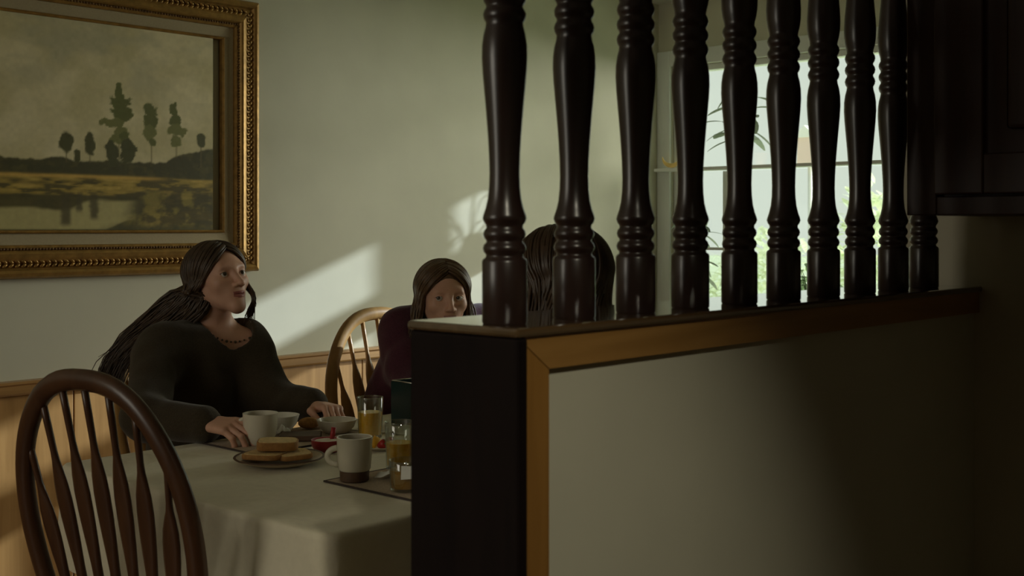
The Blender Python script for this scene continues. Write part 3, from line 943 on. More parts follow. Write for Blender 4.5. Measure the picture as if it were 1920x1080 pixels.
# small white bowl behind the cup, shallow dish beside it
t = thing('cereal_bowl', (1.974, 2.644, TS + 0.004), 'small white bowl behind the wide coffee cup', 'bowl')
cup_walls(MB(), [(0.022, 0.0), (0.026, 0.004), (0.042, 0.022), (0.050, 0.046)], 0.003).build('bowl_body', MATS['ceramic_white'], t, angle=40)
t = thing('shallow_dish', (2.075, 2.535, TS + 0.004), 'shallow cream dish between the red pot and the juice glass', 'dish')
cup_walls(MB(), [(0.030, 0.0), (0.034, 0.003), (0.046, 0.014), (0.053, 0.034)], 0.003).build('dish_body', MATS['ceramic'], t, angle=40)

# juice glasses
def juice_glass(loc, h, r, fill, label, liquid='juice'):
    t = thing('juice_glass', loc, label, 'glass', 'glass tumblers on the table')
    g = MB()
    g.lathe([(r * 0.88, 0.0), (r * 0.90, 0.002), (r, h - 0.001), (r - 0.0008, h), (r - 0.0016, h - 0.001), (r * 0.90 - 0.002, 0.007), (0.001, 0.007)], 40, cap=False)
    g.lathe([(0.001, 0.0), (r * 0.88, 0.0)], 40, cap=False)
    g.build('glass_wall', MATS['drinking_glass'], t, angle=50)
    rim = MB()
    rim.tube([(math.cos(a) * (r - 0.0008), math.sin(a) * (r - 0.0008), h) for a in [2 * math.pi * k / 40 for k in range(41)]], 0.0011, 6)
    rim.build('glass_rim', MATS['drinking_glass'], t, True)
    rb = r * 0.90 - 0.0022
    rt = rb + (r - 0.0018 - rb) * fill / h
    MB().lathe([(0.0005, 0.0075), (rb - 0.0005, 0.0075), (rt, fill - 0.001), (rt - 0.001, fill), (0.0005, fill)], 40, cap=False).build('drink', MATS[liquid], t, angle=40)
    return t
juice_glass((2.100, 2.429, TS), 0.104, 0.0345, 0.066, 'glass tumbler of orange juice beside the dark green box')
juice_glass((1.865, 2.055, MT), 0.104, 0.0345, 0.058, 'glass tumbler of orange juice behind the tea glass with a paper tag')
tea = thing('tea_glass', (1.716, 1.872, MT), 'squat glass of amber tea with a white paper tag', 'glass')
g = MB()
g.lathe([(0.030, 0.0), (0.033, 0.003), (0.036, 0.062), (0.0352, 0.0628), (0.0344, 0.062), (0.031, 0.006), (0.001, 0.006)], 40, cap=False)
g.lathe([(0.001, 0.0), (0.030, 0.0)], 40, cap=False)
g.build('glass_wall', MATS['drinking_glass'], tea, angle=50)
MB().lathe([(0.0005, 0.0065), (0.0302, 0.0065), (0.0328, 0.043), (0.0005, 0.043)], 40, cap=False).build('drink', MATS['tea'], tea, angle=40)
dv = Vector((math.cos(-2.3), math.sin(-2.3), 0)); sv = Vector((-dv.y, dv.x, 0))
tg = MB()
c_ = dv * 0.0395 + Vector((0, 0, 0.044))
vs_ = []
for off in (0, 0.0008):
    for a, b_ in ((-.011, -.014), (.011, -.013), (.012, .012), (-.010, .013)):
        vs_.append(c_ + dv * (off + 0.003 * b_ / -.014) + sv * a + Vector((0, 0, b_)))
tg.add(vs_, [(0, 1, 2, 3), (7, 6, 5, 4), (0, 4, 5, 1), (1, 5, 6, 2), (2, 6, 7, 3), (3, 7, 4, 0)])
tg.build('paper_tag', MATS['napkin'], tea)
MB().tube(catmull([c_ + Vector((0, 0, 0.012)), dv * 0.0372 + Vector((0, 0, 0.0645)), dv * 0.026 + Vector((0, 0, 0.058)), dv * 0.02 + Vector((0, 0, 0.044))], 12), 0.0006, 5).build('tag_string', MATS['napkin'], tea)

# red pot with butter and a red handled spreader
t = thing('butter_pot', (1.893, 2.350, TS), 'small red pot of butter between the plate and the shallow dish', 'pot')
cup_walls(MB(), [(0.026, 0.0), (0.030, 0.003), (0.037, 0.016), (0.038, 0.030)], 0.003).build('pot_body', MATS['red_plastic'], t, angle=40)
MB().lathe([(0.0005, 0.030), (0.015, 0.0305), (0.028, 0.028), (0.034, 0.024)], 32, cap=False).build('butter', MATS['butter'], t, True)
sp = thing('butter_spreader', (1.905, 2.345, TS + 0.022), 'red handled spreader standing in the red butter pot', 'knife')
MB().tube([(0, 0, 0.006), (0.002, -0.001, 0.020), (0.004, -0.002, 0.036)], [.0055, .0065, .0060], 10).build('spreader_handle', MATS['red_plastic'], sp, True)
MB().box(-0.004, 0.004, -0.0008, 0.0008, -0.008, 0.008).build('spreader_blade', MATS['steel'], sp)

# bread piece, dark board, crumpled napkins
brd = MB().box(-0.052, 0.052, -0.040, 0.040, 0, 0.014, 0.003).build('bread_board', MATS['ceramic_brown'])
brd.location = (1.945, 2.520, TS + 0.004); brd.rotation_euler = (0, 0, -0.72)
tag(brd, 'small dark brown board behind the toast plate', 'board')
roll = MB()
pts, rad = [], []
for k in range(13):
    a = -1.1 + 2.2 * k / 12
    pts.append((0.040 * math.sin(a), 0.016 * math.cos(a) - 0.01, 0.019)); w = math.cos(a * 1.25) ** 0.6 if abs(a * 1.25) < 1.56 else 0.05
    rad.append((0.0185 * w, (0.021 + 0.003 * (k % 2)) * w))
roll.tube(pts, rad, 14, up=(0, 0, 1))
cr_ = roll.build('croissant', MATS['crust'], None, True)
cr_.location = (2.052, 2.624, TS + 0.0045); cr_.scale = (0.72, 0.85, 0.85); cr_.rotation_euler = (0, 0, -0.75)
tag(cr_, 'golden croissant lying next to the small white bowl', 'croissant')

def napkin(loc, sx, sy, hgt, seed, rz, label):
    r = np.random.RandomState(seed)
    n_ = 26
    u, v = np.meshgrid(np.linspace(-1, 1, n_), np.linspace(-1, 1, n_), indexing='ij')
    hz = np.zeros_like(u)
    for k in range(7):
        a = r.rand() * 6.28; f = 1.5 + 3 * r.rand(); ph = r.rand() * 6.28
        hz += np.abs(np.sin(f * (u * math.cos(a) + v * math.sin(a)) + ph))
    hz = (hz - hz.min()) / (hz.max() - hz.min())
    hz = hz * np.clip(1.15 - (u ** 2 + v ** 2) * 0.55, 0.05, 1)
    X = u * sx * (1 - 0.25 * (hz)) + 0.1 * sx * v; Y = v * sy * (1 - 0.2 * hz)
    vs_ = [(X[i, j], Y[i, j], 0.0012 + hz[i, j] * hgt) for i in range(n_) for j in range(n_)]
    fs_ = [(i * n_ + j, (i + 1) * n_ + j, (i + 1) * n_ + j + 1, i * n_ + j + 1) for i in range(n_ - 1) for j in range(n_ - 1)]
    o = MB().add(vs_, fs_).build('paper_napkin', MATS['napkin'], None, True)
    md = o.modifiers.new('thickness', 'SOLIDIFY'); md.thickness = 0.0008; md.offset = 1
    o.location = loc; o.rotation_euler = (0, 0, rz)
    tag(o, label, 'napkin', 'crumpled paper napkins')
    return o
napkin((1.782, 1.962, MT), 0.033, 0.050, 0.026, 2, 0.3, 'crumpled white paper napkin beside the two-tone mug')
napkin((1.948, 2.600, TS + 0.004), 0.020, 0.022, 0.026, 5, 1.0, 'crumpled white paper napkin between the cup and the small bowl')
napkin((2.215, 2.430, TS), 0.050, 0.050, 0.014, 9, 0.5, 'crumpled white paper napkin behind the orange juice near the dark green box')

# fruit
fp = thing('saucer', (2.005, 2.280, TS), 'small cream saucer holding fruit', 'saucer')
MB().lathe([(0.0005, 0.003), (0.030, 0.003), (0.050, 0.010), (0.051, 0.009), (0.032, 0.0), (0.0005, 0.0)], 40, cap=False).build('saucer_body', MATS['ceramic'], fp, angle=50)
ow = thing('orange_wedge', (2.000, 2.303, TS + 0.0045), 'wedge of orange on the small saucer', 'orange')
vs_, fs_ = [], []
n_ = 14
for s in (-1, 1):
    for k in range(n_):
        a = math.pi * k / (n_ - 1)
        vs_.append((0.024 * math.cos(a), s * 0.010 * (0.3 + 0.7 * math.sin(a)), 0.024 * math.sin(a)))
fs_ = [tuple(range(n_))[::-1], tuple(range(n_, 2 * n_))] + [(k, k + 1, n_ + k + 1, n_ + k) for k in range(n_ - 1)] + [(n_ - 1, 0, n_, 2 * n_ - 1)]
MB().add(vs_, fs_).build('flesh', MATS['orange_flesh'], ow, angle=50)
ow.rotation_euler = (0.5, 0, 0.9)
MB().tube([(0.0245 * math.cos(math.pi * k / 13), 0, 0.0245 * math.sin(math.pi * k / 13)) for k in range(14)], [(0.0012, 0.003 + 0.007 * math.sin(math.pi * k / 13)) for k in range(14)], 8, up=(0, 0, 1)).build('peel', MATS['orange_flesh'], ow, True)
for (x, y, rz), lab in zip(((1.990, 2.255, 0.4), (2.020, 2.262, 2.2)), ('strawberry on the saucer on the side near the two-tone mug', 'strawberry on the saucer on the side near the dark green box')):
    s_ = thing('strawberry', (x, y, TS + 0.016), lab, 'strawberry', 'strawberries on the saucer')
    s_.rotation_euler = (1.2, 0, rz)
    MB().lathe([(0.0005, -0.016), (0.006, -0.012), (0.011, -0.002), (0.0125, 0.006), (0.009, 0.011), (0.0005, 0.012)], 16, cap=False).build('berry', MATS['strawberry'], s_, True)
    lf = MB()
    for k in range(6):
        a = k * math.pi / 3
        lf.tube([(0, 0, 0.012), (0.006 * math.cos(a), 0.006 * math.sin(a), 0.0135), (0.012 * math.cos(a), 0.012 * math.sin(a), 0.010)], [(.0008, .002), (.0008, .003), (.0004, .0005)], 6, up=(0, 0, 1))
    lf.build('calyx', MATS['leaf_green'], s_, True)

# dark green box (napkin caddy) and spoon
t = thing('dark_green_box', (2.318, 2.475, TS), 'dark green square caddy with a pale rim standing behind the juice', 'box', None, -0.05)
mb = MB()
mb.box(-0.055, 0.055, -0.055, 0.055, 0, 0.006).box(-0.055, -0.050, -0.055, 0.055, 0.006, 0.122).box(0.050, 0.055, -0.055, 0.055, 0.006, 0.122)
mb.box(-0.050, 0.050, -0.055, -0.050, 0.006, 0.122).box(-0.050, 0.050, 0.050, 0.055, 0.006, 0.122)
mb.build('caddy_body', MATS['dark_green_glaze'], t)
rm = MB()
cor = [(-.0525, -.0525), (.0525, -.0525), (.0525, .0525), (-.0525, .0525)]
for i in range(4):
    a, b_ = cor[i], cor[(i + 1) % 4]
    rm.tube([(a[0], a[1], .123), (b_[0], b_[1], .123)], 0.0022, 8)
rm.build('caddy_rim', MATS['steel'], t, True)
s_ = thing('teaspoon', (1.735, 1.806, MT), 'steel teaspoon lying on the placemat in front of the tea glass', 'spoon', None, 0.35)
MB().tube([(-0.060, 0, 0.003), (-0.02, 0, 0.005), (0.03, 0, 0.006)], [(.0010, .004), (.0010, .0025), (.0010, .002)], 8, up=(0, 0, 1)).build('spoon_handle', MATS['steel'], s_, True)
MB().sphere((0.048, 0, 0.0055), (0.021, 0.0125, 0.004), 16, 8).build('spoon_bowl', MATS['steel'], s_, True)

# ------------------------------------------------------------------ window ornaments and plants
def leaf_blade(mb, base, d, up, L, W, bend=0.25, n_=6):
    d = Vector(d).normalized(); up = Vector(up)
    side = d.cross(up)
    if side.length < 1e-4: side = d.orthogonal()
    side.normalize(); nrm = side.cross(d).normalized()
    vs_, fs_ = [], []
    for i in range(n_ + 1):
        u = i / n_
        w = W / 2 * (math.sin(math.pi * (u * 0.92 + 0.04)) ** 0.8)
        c = Vector(base) + d * (L * u) - nrm * (bend * L * u * u)
        vs_ += [c - side * w + nrm * 0.12 * w, c, c + side * w + nrm * 0.12 * w]
    for i in range(n_):
        a = i * 3
        fs_ += [(a, a + 1, a + 4, a + 3), (a + 1, a + 2, a + 5, a + 4)]
    mb.add(vs_, fs_)

cre = MB()
pts = [(0, 0.055 * math.cos(a), 0.048 - 0.045 * math.sin(a)) for a in [math.pi * k / 16 for k in range(17)]]
cre.tube(pts, [(0.003 + 0.005 * math.sin(math.pi * k / 16), 0.001 + 0.011 * math.sin(math.pi * k / 16)) for k in range(17)], 10, up=(1, 0, 0))
cr_ = cre.build('crescent_ornament', MATS['yellow_glass'], None, True)
cr_.location = (XW - 0.05, 3.605, 1.608)
tag(cr_, 'yellow crescent moon ornament standing on the window shelf', 'ornament')

def potted(loc, label, r, h, leaves, mat, spread=(0.2, 0.2, 0.25), lf=(0.14, 0.05), seed=1, droop=0.0, name='potted_plant', pmat='terracotta', group=None):
    t = thing(name, loc, label, 'plant', group)
    MB().lathe([(r * 0.7, 0), (r * 0.95, h * 0.8), (r * 1.05, h * 0.8), (r * 1.05, h), (r * 0.9, h), (r * 0.85, h * 0.85), (0.001, h * 0.85)], 20).build('pot', MATS[pmat], t, angle=40)
    rr = random.Random(seed)
    st = MB(); lv = MB()
    for k in range(leaves):
        a = rr.uniform(0, 6.283)
        e = Vector((math.cos(a) * spread[0] * rr.uniform(0.2, 1), math.sin(a) * spread[1] * rr.uniform(0.2, 1), h + spread[2] * rr.uniform(0.15, 1)))
        if droop: e.z = h + 0.06 - droop * rr.uniform(0.0, 1) 
        b0 = Vector((0, 0, h * 0.85))
        midp = (b0 + e) / 2 + Vector((0, 0, 0.05))
        st.tube(catmull([b0, midp, e], 6), 0.0018, 5)
        dd = Vector((math.cos(a + rr.uniform(-.6, .6)), math.sin(a + rr.uniform(-.6, .6)), rr.uniform(-0.7, 0.3)))
        leaf_blade(lv, e, dd, (0, 0, 1), lf[0] * rr.uniform(.7, 1.1), lf[1] * rr.uniform(.7, 1.1))
    st.build('stems', MATS['plant_leaf'], t, True)
    o = lv.build('leaves', MATS[mat], t, True); o['kind'] = 'stuff'
    return t
potted((XW - 0.037, 3.20, 1.597), 'broad leaved plant in a pot on the window shelf', 0.035, 0.07, 15, 'plant_leaf_grey', (0.045, 0.13, 0.30), (0.16, 0.07), 4)
potted((XW - 0.037, 2.30, 1.597), 'small leafy pot plant on the window shelf towards the hidden end', 0.035, 0.06, 12, 'plant_leaf', (0.04, 0.10, 0.12), (0.09, 0.04), 8)
potted((XW + 0.005, 3.50, WZ0 + 0.001), 'tall potted plant on the window sill beside the corner', 0.05, 0.10, 20, 'plant_leaf_grey', (0.045, 0.09, 0.46), (0.12, 0.045), 12)
potted((XW + 0.000, 2.86, WZ0 + 0.001), 'bushy potted herb on the middle of the window sill', 0.05, 0.09, 22, 'plant_leaf', (0.05, 0.14, 0.22), (0.10, 0.04), 15)

# ------------------------------------------------------------------ outside: lawn, shrubs, neighbour houses, added sun blockers
gz = MB().box(5.36, 60, -25, 45, -0.5, -0.35)
structure(gz.build('ground_lawn', MATS['lawn']))
def shrub(loc, r, n_, seed, label, lsz=0.16, name='garden_shrub'):
    t = thing(name, loc, label, 'shrub', 'shrubs outside the window')
    rr = random.Random(seed)
    MB().tube([(0, 0, -0.02), (0.02, 0.03, r[2] * 0.6), (0.0, 0.0, r[2] * 1.2)], [0.05, 0.035, 0.015], 8).build('trunk', MATS['roof_tile'], t, True)
    lv = MB()
    for k in range(n_):
        u = Vector((rr.gauss(0, 1), rr.gauss(0, 1), rr.gauss(0, 1))).normalized() * rr.uniform(0.45, 1.0)
        p = Vector((u.x * r[0], u.y * r[1], r[2] * 1.05 + u.z * r[2]))
        leaf_blade(lv, p, (u.x + rr.uniform(-.6, .6), u.y + rr.uniform(-.6, .6), u.z + rr.uniform(-.6, .3)), (0, 0, 1), lsz * rr.uniform(.6, 1.2), lsz * 0.5 * rr.uniform(.6, 1.2), 0.3, 3)
    o = lv.build('foliage', MATS['shrub'], t, True); o['kind'] = 'stuff'
    return t
shrub((10.2, 6.05, -0.35), (0.6, 0.55, 0.80), 900, 21, 'pale green garden shrub straight outside the window')
shrub((9.4, 4.55, -0.35), (0.55, 0.45, 0.98), 1000, 22, 'taller pale green garden shrub outside towards the kitchen side')
shrub((11.6, 7.6, -0.35), (0.7, 0.7, 0.62), 700, 23, 'low pale green garden shrub outside towards the dining corner')
nbx = thing('nest_box', (8.0, 4.40, -0.35), 'pale pink nest box on a white garden pole outside', 'nest box')
MB().tube([(0, 0, 0), (0, 0, 2.1)], 0.018, 10).build('pole', MATS['white_trim'], nbx, True)
MB().box(-0.07, 0.07, -0.07, 0.07, 2.1, 2.30, 0.004).build('box_body', MATS['house_pink'], nbx)
MB().prism([(-0.10, 2.295), (0.10, 2.295), (0, 2.38)], 0, -0.09, 0.09).build('box_roof', MATS['house_white'], nbx)
# unseen blockers added outside to shape the sun patches on the back wall
blk = thing('sun_blocker_frame', (7.2, 1.5, -0.35), 'unseen white posts and beam added outside the dining window to shape the sunlight', 'sun blocker')
MB().box(-0.05, 0.05, -2.6, 1.62, 2.695, 2.785).build('sun_blocker_beam', MATS['white_trim'], blk)
MB().prism([(-1.82, 3.42), (0.06, 3.025), (0.06, 3.085), (-1.82, 3.48)], 1, -2.7, 1.75).build('sun_blocker_roof', MATS['white_trim'], blk)
MB().box(-0.045, 0.045, 0.99, 1.62, 0, 3.03).build('sun_blocker_panel', MATS['white_trim'], blk)
for y in (-2.5, 0.80):
    MB().box(-0.045, 0.045, y - 0.07, y + 0.07, 0, 3.03).build('sun_blocker_post', MATS['white_trim'], blk)

# ------------------------------------------------------------------ people: smooth-blended volumes meshed with surface nets
class Field:
    """list of volumes; sampled on a grid, each one only inside its own box"""
    def __init__(s): s.p = []
    def capsule(s, a, b, ra, rb, k=0.02, flat=None, off=0.0):
        """tapered capsule; flat=(axis, factor) squashes its section along an axis"""
        a, b = np.array(a, float), np.array(b, float)
        s.p.append(('c', a, b, ra + off, rb + off, k, flat)); return s
    def ell(s, c, r, R=None, k=0.02, off=0.0, sub=False):
        s.p.append(('e', np.array(c, float), np.array(r, float) + off, np.eye(3) if R is None else np.array(R, float), k, sub)); return s
    def cap_sub(s, a, b, ra, rb, k=0.004):
        s.p.append(('s', np.array(a, float), np.array(b, float), ra, rb, k, None)); return s
    def sample(s, lo, hi, h):
        lo, hi = np.array(lo, float), np.array(hi, float)
        n = np.ceil((hi - lo) / h).astype(int) + 1
        F = np.full(n, 0.06, np.float32)
        ax = [lo[i] + h * np.arange(n[i]) for i in range(3)]
        for p in s.p:
            typ = p[0]
            if typ in 'cs':
                m = max(p[3], p[4]); blo, bhi = np.minimum(p[1], p[2]) - m - 0.06, np.maximum(p[1], p[2]) + m + 0.06
            else:
                m = p[2].max(); blo, bhi = p[1] - m - 0.06, p[1] + m + 0.06
            i0 = np.clip(np.floor((blo - lo) / h).astype(int), 0, n); i1 = np.clip(np.ceil((bhi - lo) / h).astype(int) + 1, 0, n)
            if (i1 - i0).min() <= 0: continue
            X, Y, Z = np.meshgrid(*[ax[i][i0[i]:i1[i]] for i in range(3)], indexing='ij')
            Q = np.stack([X, Y, Z], -1)
            if typ in 'cs':
                a, b, ra, rb, k, flat = p[1:7]
                ab = b - a
                t = np.clip(((Q - a) @ ab) / max(1e-12, ab @ ab), 0, 1)
                D = Q - (a + t[..., None] * ab)
                if flat is not None:
                    nax = np.array(flat[0], float); nax /= np.linalg.norm(nax)
                    c_ = D @ nax
                    D = D + (c_ * (1 / flat[1] - 1))[..., None] * nax
                d = np.linalg.norm(D, axis=-1) - (ra + (rb - ra) * t)
                if flat is not None: d = d * min(1, (1 + flat[1]) / 2)
                sub = typ == 's'
            else:
                c, r, R, k, sub = p[1:6]
                L = (Q - c) @ R            # columns of R = local axes
                k0 = np.linalg.norm(L / r, axis=-1); k1 = np.linalg.norm(L / (r * r), axis=-1) + 1e-9
                d = k0 * (k0 - 1) / k1
            sl_ = tuple(slice(i0[i], i1[i]) for i in range(3))
            A = F[sl_]
            if sub:
                B = -d
                hh = np.clip(0.5 + 0.5 * (A - B) / k, 0, 1)
                F[sl_] = B * (1 - hh) + A * hh + k * hh * (1 - hh)
            else:
                hh = np.clip(0.5 + 0.5 * (A - d) / k, 0, 1)
                F[sl_] = A * (1 - hh) + d * hh - k * hh * (1 - hh)
        return F, lo

def surface_nets(F, lo, h):
    ins = F < 0
    nx_, ny_, nz_ = F.shape
    cnt = np.zeros((nx_ - 1, ny_ - 1, nz_ - 1), np.int8)
    for dx in (0, 1):
        for dy in (0, 1):
            for dz in (0, 1):
                cnt += ins[dx:nx_ - 1 + dx, dy:ny_ - 1 + dy, dz:nz_ - 1 + dz]
    act = (cnt > 0) & (cnt < 8)
    I, J, K = np.nonzero(act)
    idx = np.full(act.shape, -1, np.int64); idx[I, J, K] = np.arange(len(I))
    acc = np.zeros((len(I), 3)); num = np.zeros(len(I))
    for a in range(3):
        o1, o2 = [x for x in range(3) if x != a]
        for u in (0, 1):
            for v in (0, 1):
                off = [0, 0, 0]; off[o1] = u; off[o2] = v
                p0 = (I + off[0], J + off[1], K + off[2]); off2 = off[:]; off2[a] += 1
                p1 = (I + off2[0], J + off2[1], K + off2[2])
                f0, f1 = F[p0], F[p1]
                m_ = (f0 < 0) != (f1 < 0)
                t = np.where(m_, f0 / np.where(m_, f0 - f1, 1), 0)
                pos = np.zeros((len(I), 3)); pos[:, o1] = u; pos[:, o2] = v; pos[:, a] = t
                acc += pos * m_[:, None]; num += m_
    V = (acc / num[:, None] + np.stack([I, J, K], -1)) * h + lo
    faces = []
    for a in range(3):
        o1, o2 = (a + 1) % 3, (a + 2) % 3
        sl0 = [slice(None)] * 3; sl1 = [slice(None)] * 3
        sl0[a] = slice(0, -1); sl1[a] = slice(1, None)
        s0, s1 = ins[tuple(sl0)], ins[tuple(sl1)]
        ch = np.argwhere(s0 != s1)
        ok = (ch[:, o1] > 0) & (ch[:, o2] > 0) & (ch[:, o1] < F.shape[o1] - 1) & (ch[:, o2] < F.shape[o2] - 1)
        ch = ch[ok]
        if len(ch) == 0: continue
        flip = s0[tuple(ch.T)]
        def cell(d1, d2):
            c = ch.copy(); c[:, o1] -= d1; c[:, o2] -= d2
            return idx[tuple(c.T)]
        q_ = np.stack([cell(1, 1), cell(0, 1), cell(0, 0), cell(1, 0)], -1)
        q_[~flip] = q_[~flip][:, ::-1]
        faces.append(q_)
    Q = np.concatenate(faces)
    Q = Q[(Q >= 0).all(1)]
    return V, Q

def fold_noise(V, amp, freq, seed):
    r = np.random.RandomState(seed)
    o = np.zeros(len(V))
    for k in range(9):
        d = r.randn(3); d[2] *= 0.7; d /= np.linalg.norm(d)
        f = freq * r.uniform(0.6, 1.8)
        o += np.sin(V @ d * f + r.rand() * 6.28 + 1.2 * np.sin(V @ r.randn(3) * f * 0.4)) / f * freq
    return amp * o / 3

def np_mesh(name, V, Q, mi=None, smooth=True):
    me = bpy.data.meshes.new(name)
    me.from_pydata(V.tolist(), [], Q.tolist())
    if mi is not None: me.polygons.foreach_set('material_index', np.asarray(mi, np.int32))
    if smooth: me.polygons.foreach_set('use_smooth', [True] * len(me.polygons))
    me.update()
    return me

def basis(f, tilt=0.0, pitch=0.0):
    """columns: left, forward, up, from a horizontal facing, a pitch (up +) and a sideways tilt"""
    f = np.array([f[0], f[1], 0.0]); f /= np.linalg.norm(f)
    l = np.array([-f[1], f[0], 0.0]); u = np.array([0, 0, 1.0])
    f2 = f * math.cos(pitch) + u * math.sin(pitch); u2 = np.cross(l, f2)
    u2 = np.cross(l, f2) if np.cross(l, f2)[2] > 0 else -np.cross(l, f2)
    l3 = l * math.cos(tilt) + u2 * math.sin(tilt); u3 = u2 * math.cos(tilt) - l * math.sin(tilt)
    return np.stack([l3, f2, u3], 1)

def head_volumes(Fd, c, B, sc=1.0):
    c = np.array(c, float)
    def w(x, y, z): return c + B @ (np.array((x, y, z)) * sc)
    def e(x, y, z, rx, ry, rz, k, sub=False, rot=None):
        R = B if rot is None else B @ rot
        Fd.ell(w(x, y, z), np.array((rx, ry, rz)) * sc, R, k * sc, 0, sub)
    def cp(a, b, ra, rb, k): Fd.capsule(w(*a), w(*b), ra * sc, rb * sc, k * sc)
    e(0, -.012, .024, .071, .089, .074, .02)
    e(0, .028, -.018, .056, .058, .079, .03)
    for s in (-1, 1):
        cp((s * .044, .008, -.048), (s * .008, .070, -.096), .013, .010, .035)
        e(s * .037, .058, -.024, .021, .018, .019, .025)
    e(0, .074, -.096, .017, .014, .013, .02)
    e(0, .074, -.055, .026, .016, .026, .025)
    cp((-.032, .071, .017), (.032, .071, .017), .011, .011, .02)
    for s in (-1, 1):
        e(s * .031, .090, .000, .017, .013, .011, .014, True)
    cp((0, .078, .012), (0, .1055, -.030), .0065, .0085, .012)
    e(0, .1065, -.033, .0085, .0085, .0075, .006)
    for s in (-1, 1):
        e(s * .0115, .0965, -.0355, .0068, .0090, .0062, .006)
        e(s * .006, .102, -.0425, .0035, .0045, .0022, .003, True)
    for s in (-1, 1):
        e(s * .031, .0700, .0005, .0140, .0130, .0125, .004)
        e(s * .031, .0845, -.0008, .0128, .0100, .0046, .0025, True)
    e(0, .0865, -.0585, .0185, .0090, .0048, .006)
    e(0, .0850, -.0670, .0160, .0095, .0054, .006)
    Fd.cap_sub(w(-.022, .0915, -.0628), w(.022, .0915, -.0628), .0022 * sc, .0022 * sc, .003 * sc)
    for s in (-1, 1):
        R = np.array(Matrix.Rotation(s * -0.25, 3, 'Z'))
        e(s * .0735, -.010, -.006, .006, .017, .030, .008, False, R)
        e(s * .0805, -.004, -.004, .004, .009, .017, .004, True, R)

def hand_volumes(Fd, wrist, d, n, side, curl=(0.5, 0.6, 0.65, 0.7), spread=0.10, thumb=0.6, sc=0.95):
    """d = finger direction, n = back-of-hand normal, side = +1 left hand, -1 right hand; the thumb leaves the palm's side"""
    wrist = np.array(wrist, float); d = np.array(d, float); d /= np.linalg.norm(d)
    n = np.array(n, float); n -= d * (n @ d); n /= np.linalg.norm(n)
    s = np.cross(d, n) * side               # towards the thumb
    pc = wrist + d * 0.045 * sc
    for o_ in (-0.024, -0.008, 0.008, 0.024):
        Fd.capsule(wrist + d * 0.008 * sc + s * o_ * 0.55 * sc, wrist + d * 0.080 * sc + s * o_ * sc * 1.1, 0.0135 * sc, 0.0115 * sc, 0.010)
    L = ((.042, .026, .020), (.046, .030, .021), (.043, .027, .020), (.034, .020, .018))
    tips = []
    for i in range(4):
        o_ = (0.026, 0.009, -0.009, -0.026)[i]
        p = wrist + d * (0.084, 0.088, 0.085, 0.078)[i] * sc + s * o_ * sc
        dd = d + s * spread * o_ / 0.026; dd /= np.linalg.norm(dd)
        ang = 0.0
        for j in range(3):
            ang += curl[i] * (0.8, 1.1, 0.7)[j]
            v = dd * math.cos(ang) - n * math.sin(ang)
            q2 = p + v * L[i][j] * sc
            r0, r1 = ((.0090, .0083), (.0083, .0076), (.0076, .0066))[j]
            Fd.capsule(p, q2, r0 * sc, r1 * sc, 0.003)
            p = q2
        tips.append(p)
    p = wrist + d * 0.026 * sc + s * 0.022 * sc - n * 0.004
    v = d * 0.62 + s * 0.72 - n * 0.25; v /= np.linalg.norm(v)
    v2 = d * (0.75 + 0.15 * thumb) + s * (0.55 - 0.6 * thumb) - n * 0.45 * thumb; v2 /= np.linalg.norm(v2)
    q1 = p + v * 0.038 * sc; q2 = q1 + v2 * 0.032 * sc; q3 = q2 + (v2 - s * 0.25 * thumb) * 0.024 * sc
    Fd.capsule(p, q1, .0145 * sc, .0110 * sc, .010); Fd.capsule(q1, q2, .0105 * sc, .0092 * sc, .004); Fd.capsule(q2, q3, .0092 * sc, .0072 * sc, .004)

def torso_volumes(Fd, J, TB, off=0.0, k=0.05, trap=0.015):
    pel, nk = np.array(J['pelvis']), np.array(J['neck'])
    up = nk - pel
    l, f, u = TB[:, 0], TB[:, 1], TB[:, 2]
    sm_ = (np.array(J['sh_l']) + np.array(J['sh_r'])) / 2
    ax = up / np.linalg.norm(up)
    f2 = f - ax * (f @ ax); f2 /= np.linalg.norm(f2); l2 = np.cross(f2, ax)
    R = np.stack([l2, f2, ax], 1)
    Fd.ell(pel, (.165, .120, .115), R, k, off)
    Fd.ell(pel + up * 0.38, (.128, .098, .15), R, k, off)
    Fd.ell(pel + up * 0.66, (.142, .105, .155), R, k, off)
    for s in (-1, 1):
        Fd.ell(pel + up * 0.66 + l2 * s * .072 + f2 * .075, (.060, .055, .058), R, .04, off)
    Fd.capsule(np.array(J['sh_l']) * .82 + sm_ * .18, np.array(J['sh_r']) * .82 + sm_ * .18, .052 + off, .052 + off, k)
    for s in ('sh_l', 'sh_r'):
        Fd.capsule(nk + ax * trap, np.array(J[s]) * .85 + nk * .15, .040 + off, .040 + off, .05)

def arm_volumes(Fd, J, side, off=0.0, wr=0.0, cuff=1.0, k=0.03):
    S, E_, W = [np.array(J[n_ + side]) for n_ in ('sh_', 'el_', 'wr_')]
    Fd.capsule(S, E_, .048 + off, .038 + off, k)
    W2 = E_ + (W - E_) * cuff
    Fd.capsule(E_, W2, .037 + off, .0235 + off + wr, k)

def leg_volumes(Fd, J, side, off=0.0, foot=True):
    H, K_, A_ = [np.array(J[n_ + side]) for n_ in ('hip_', 'kn_', 'an_')]
    Fd.capsule(H, K_, .078 + off, .054 + off, .04)
    Fd.capsule(K_, A_, .052 + off, .036 + off, .03)
    if foot:
        Fd.capsule(A_ - np.array((0, 0, .035)), np.array(J['toe_' + side]), .036, .028, .03)

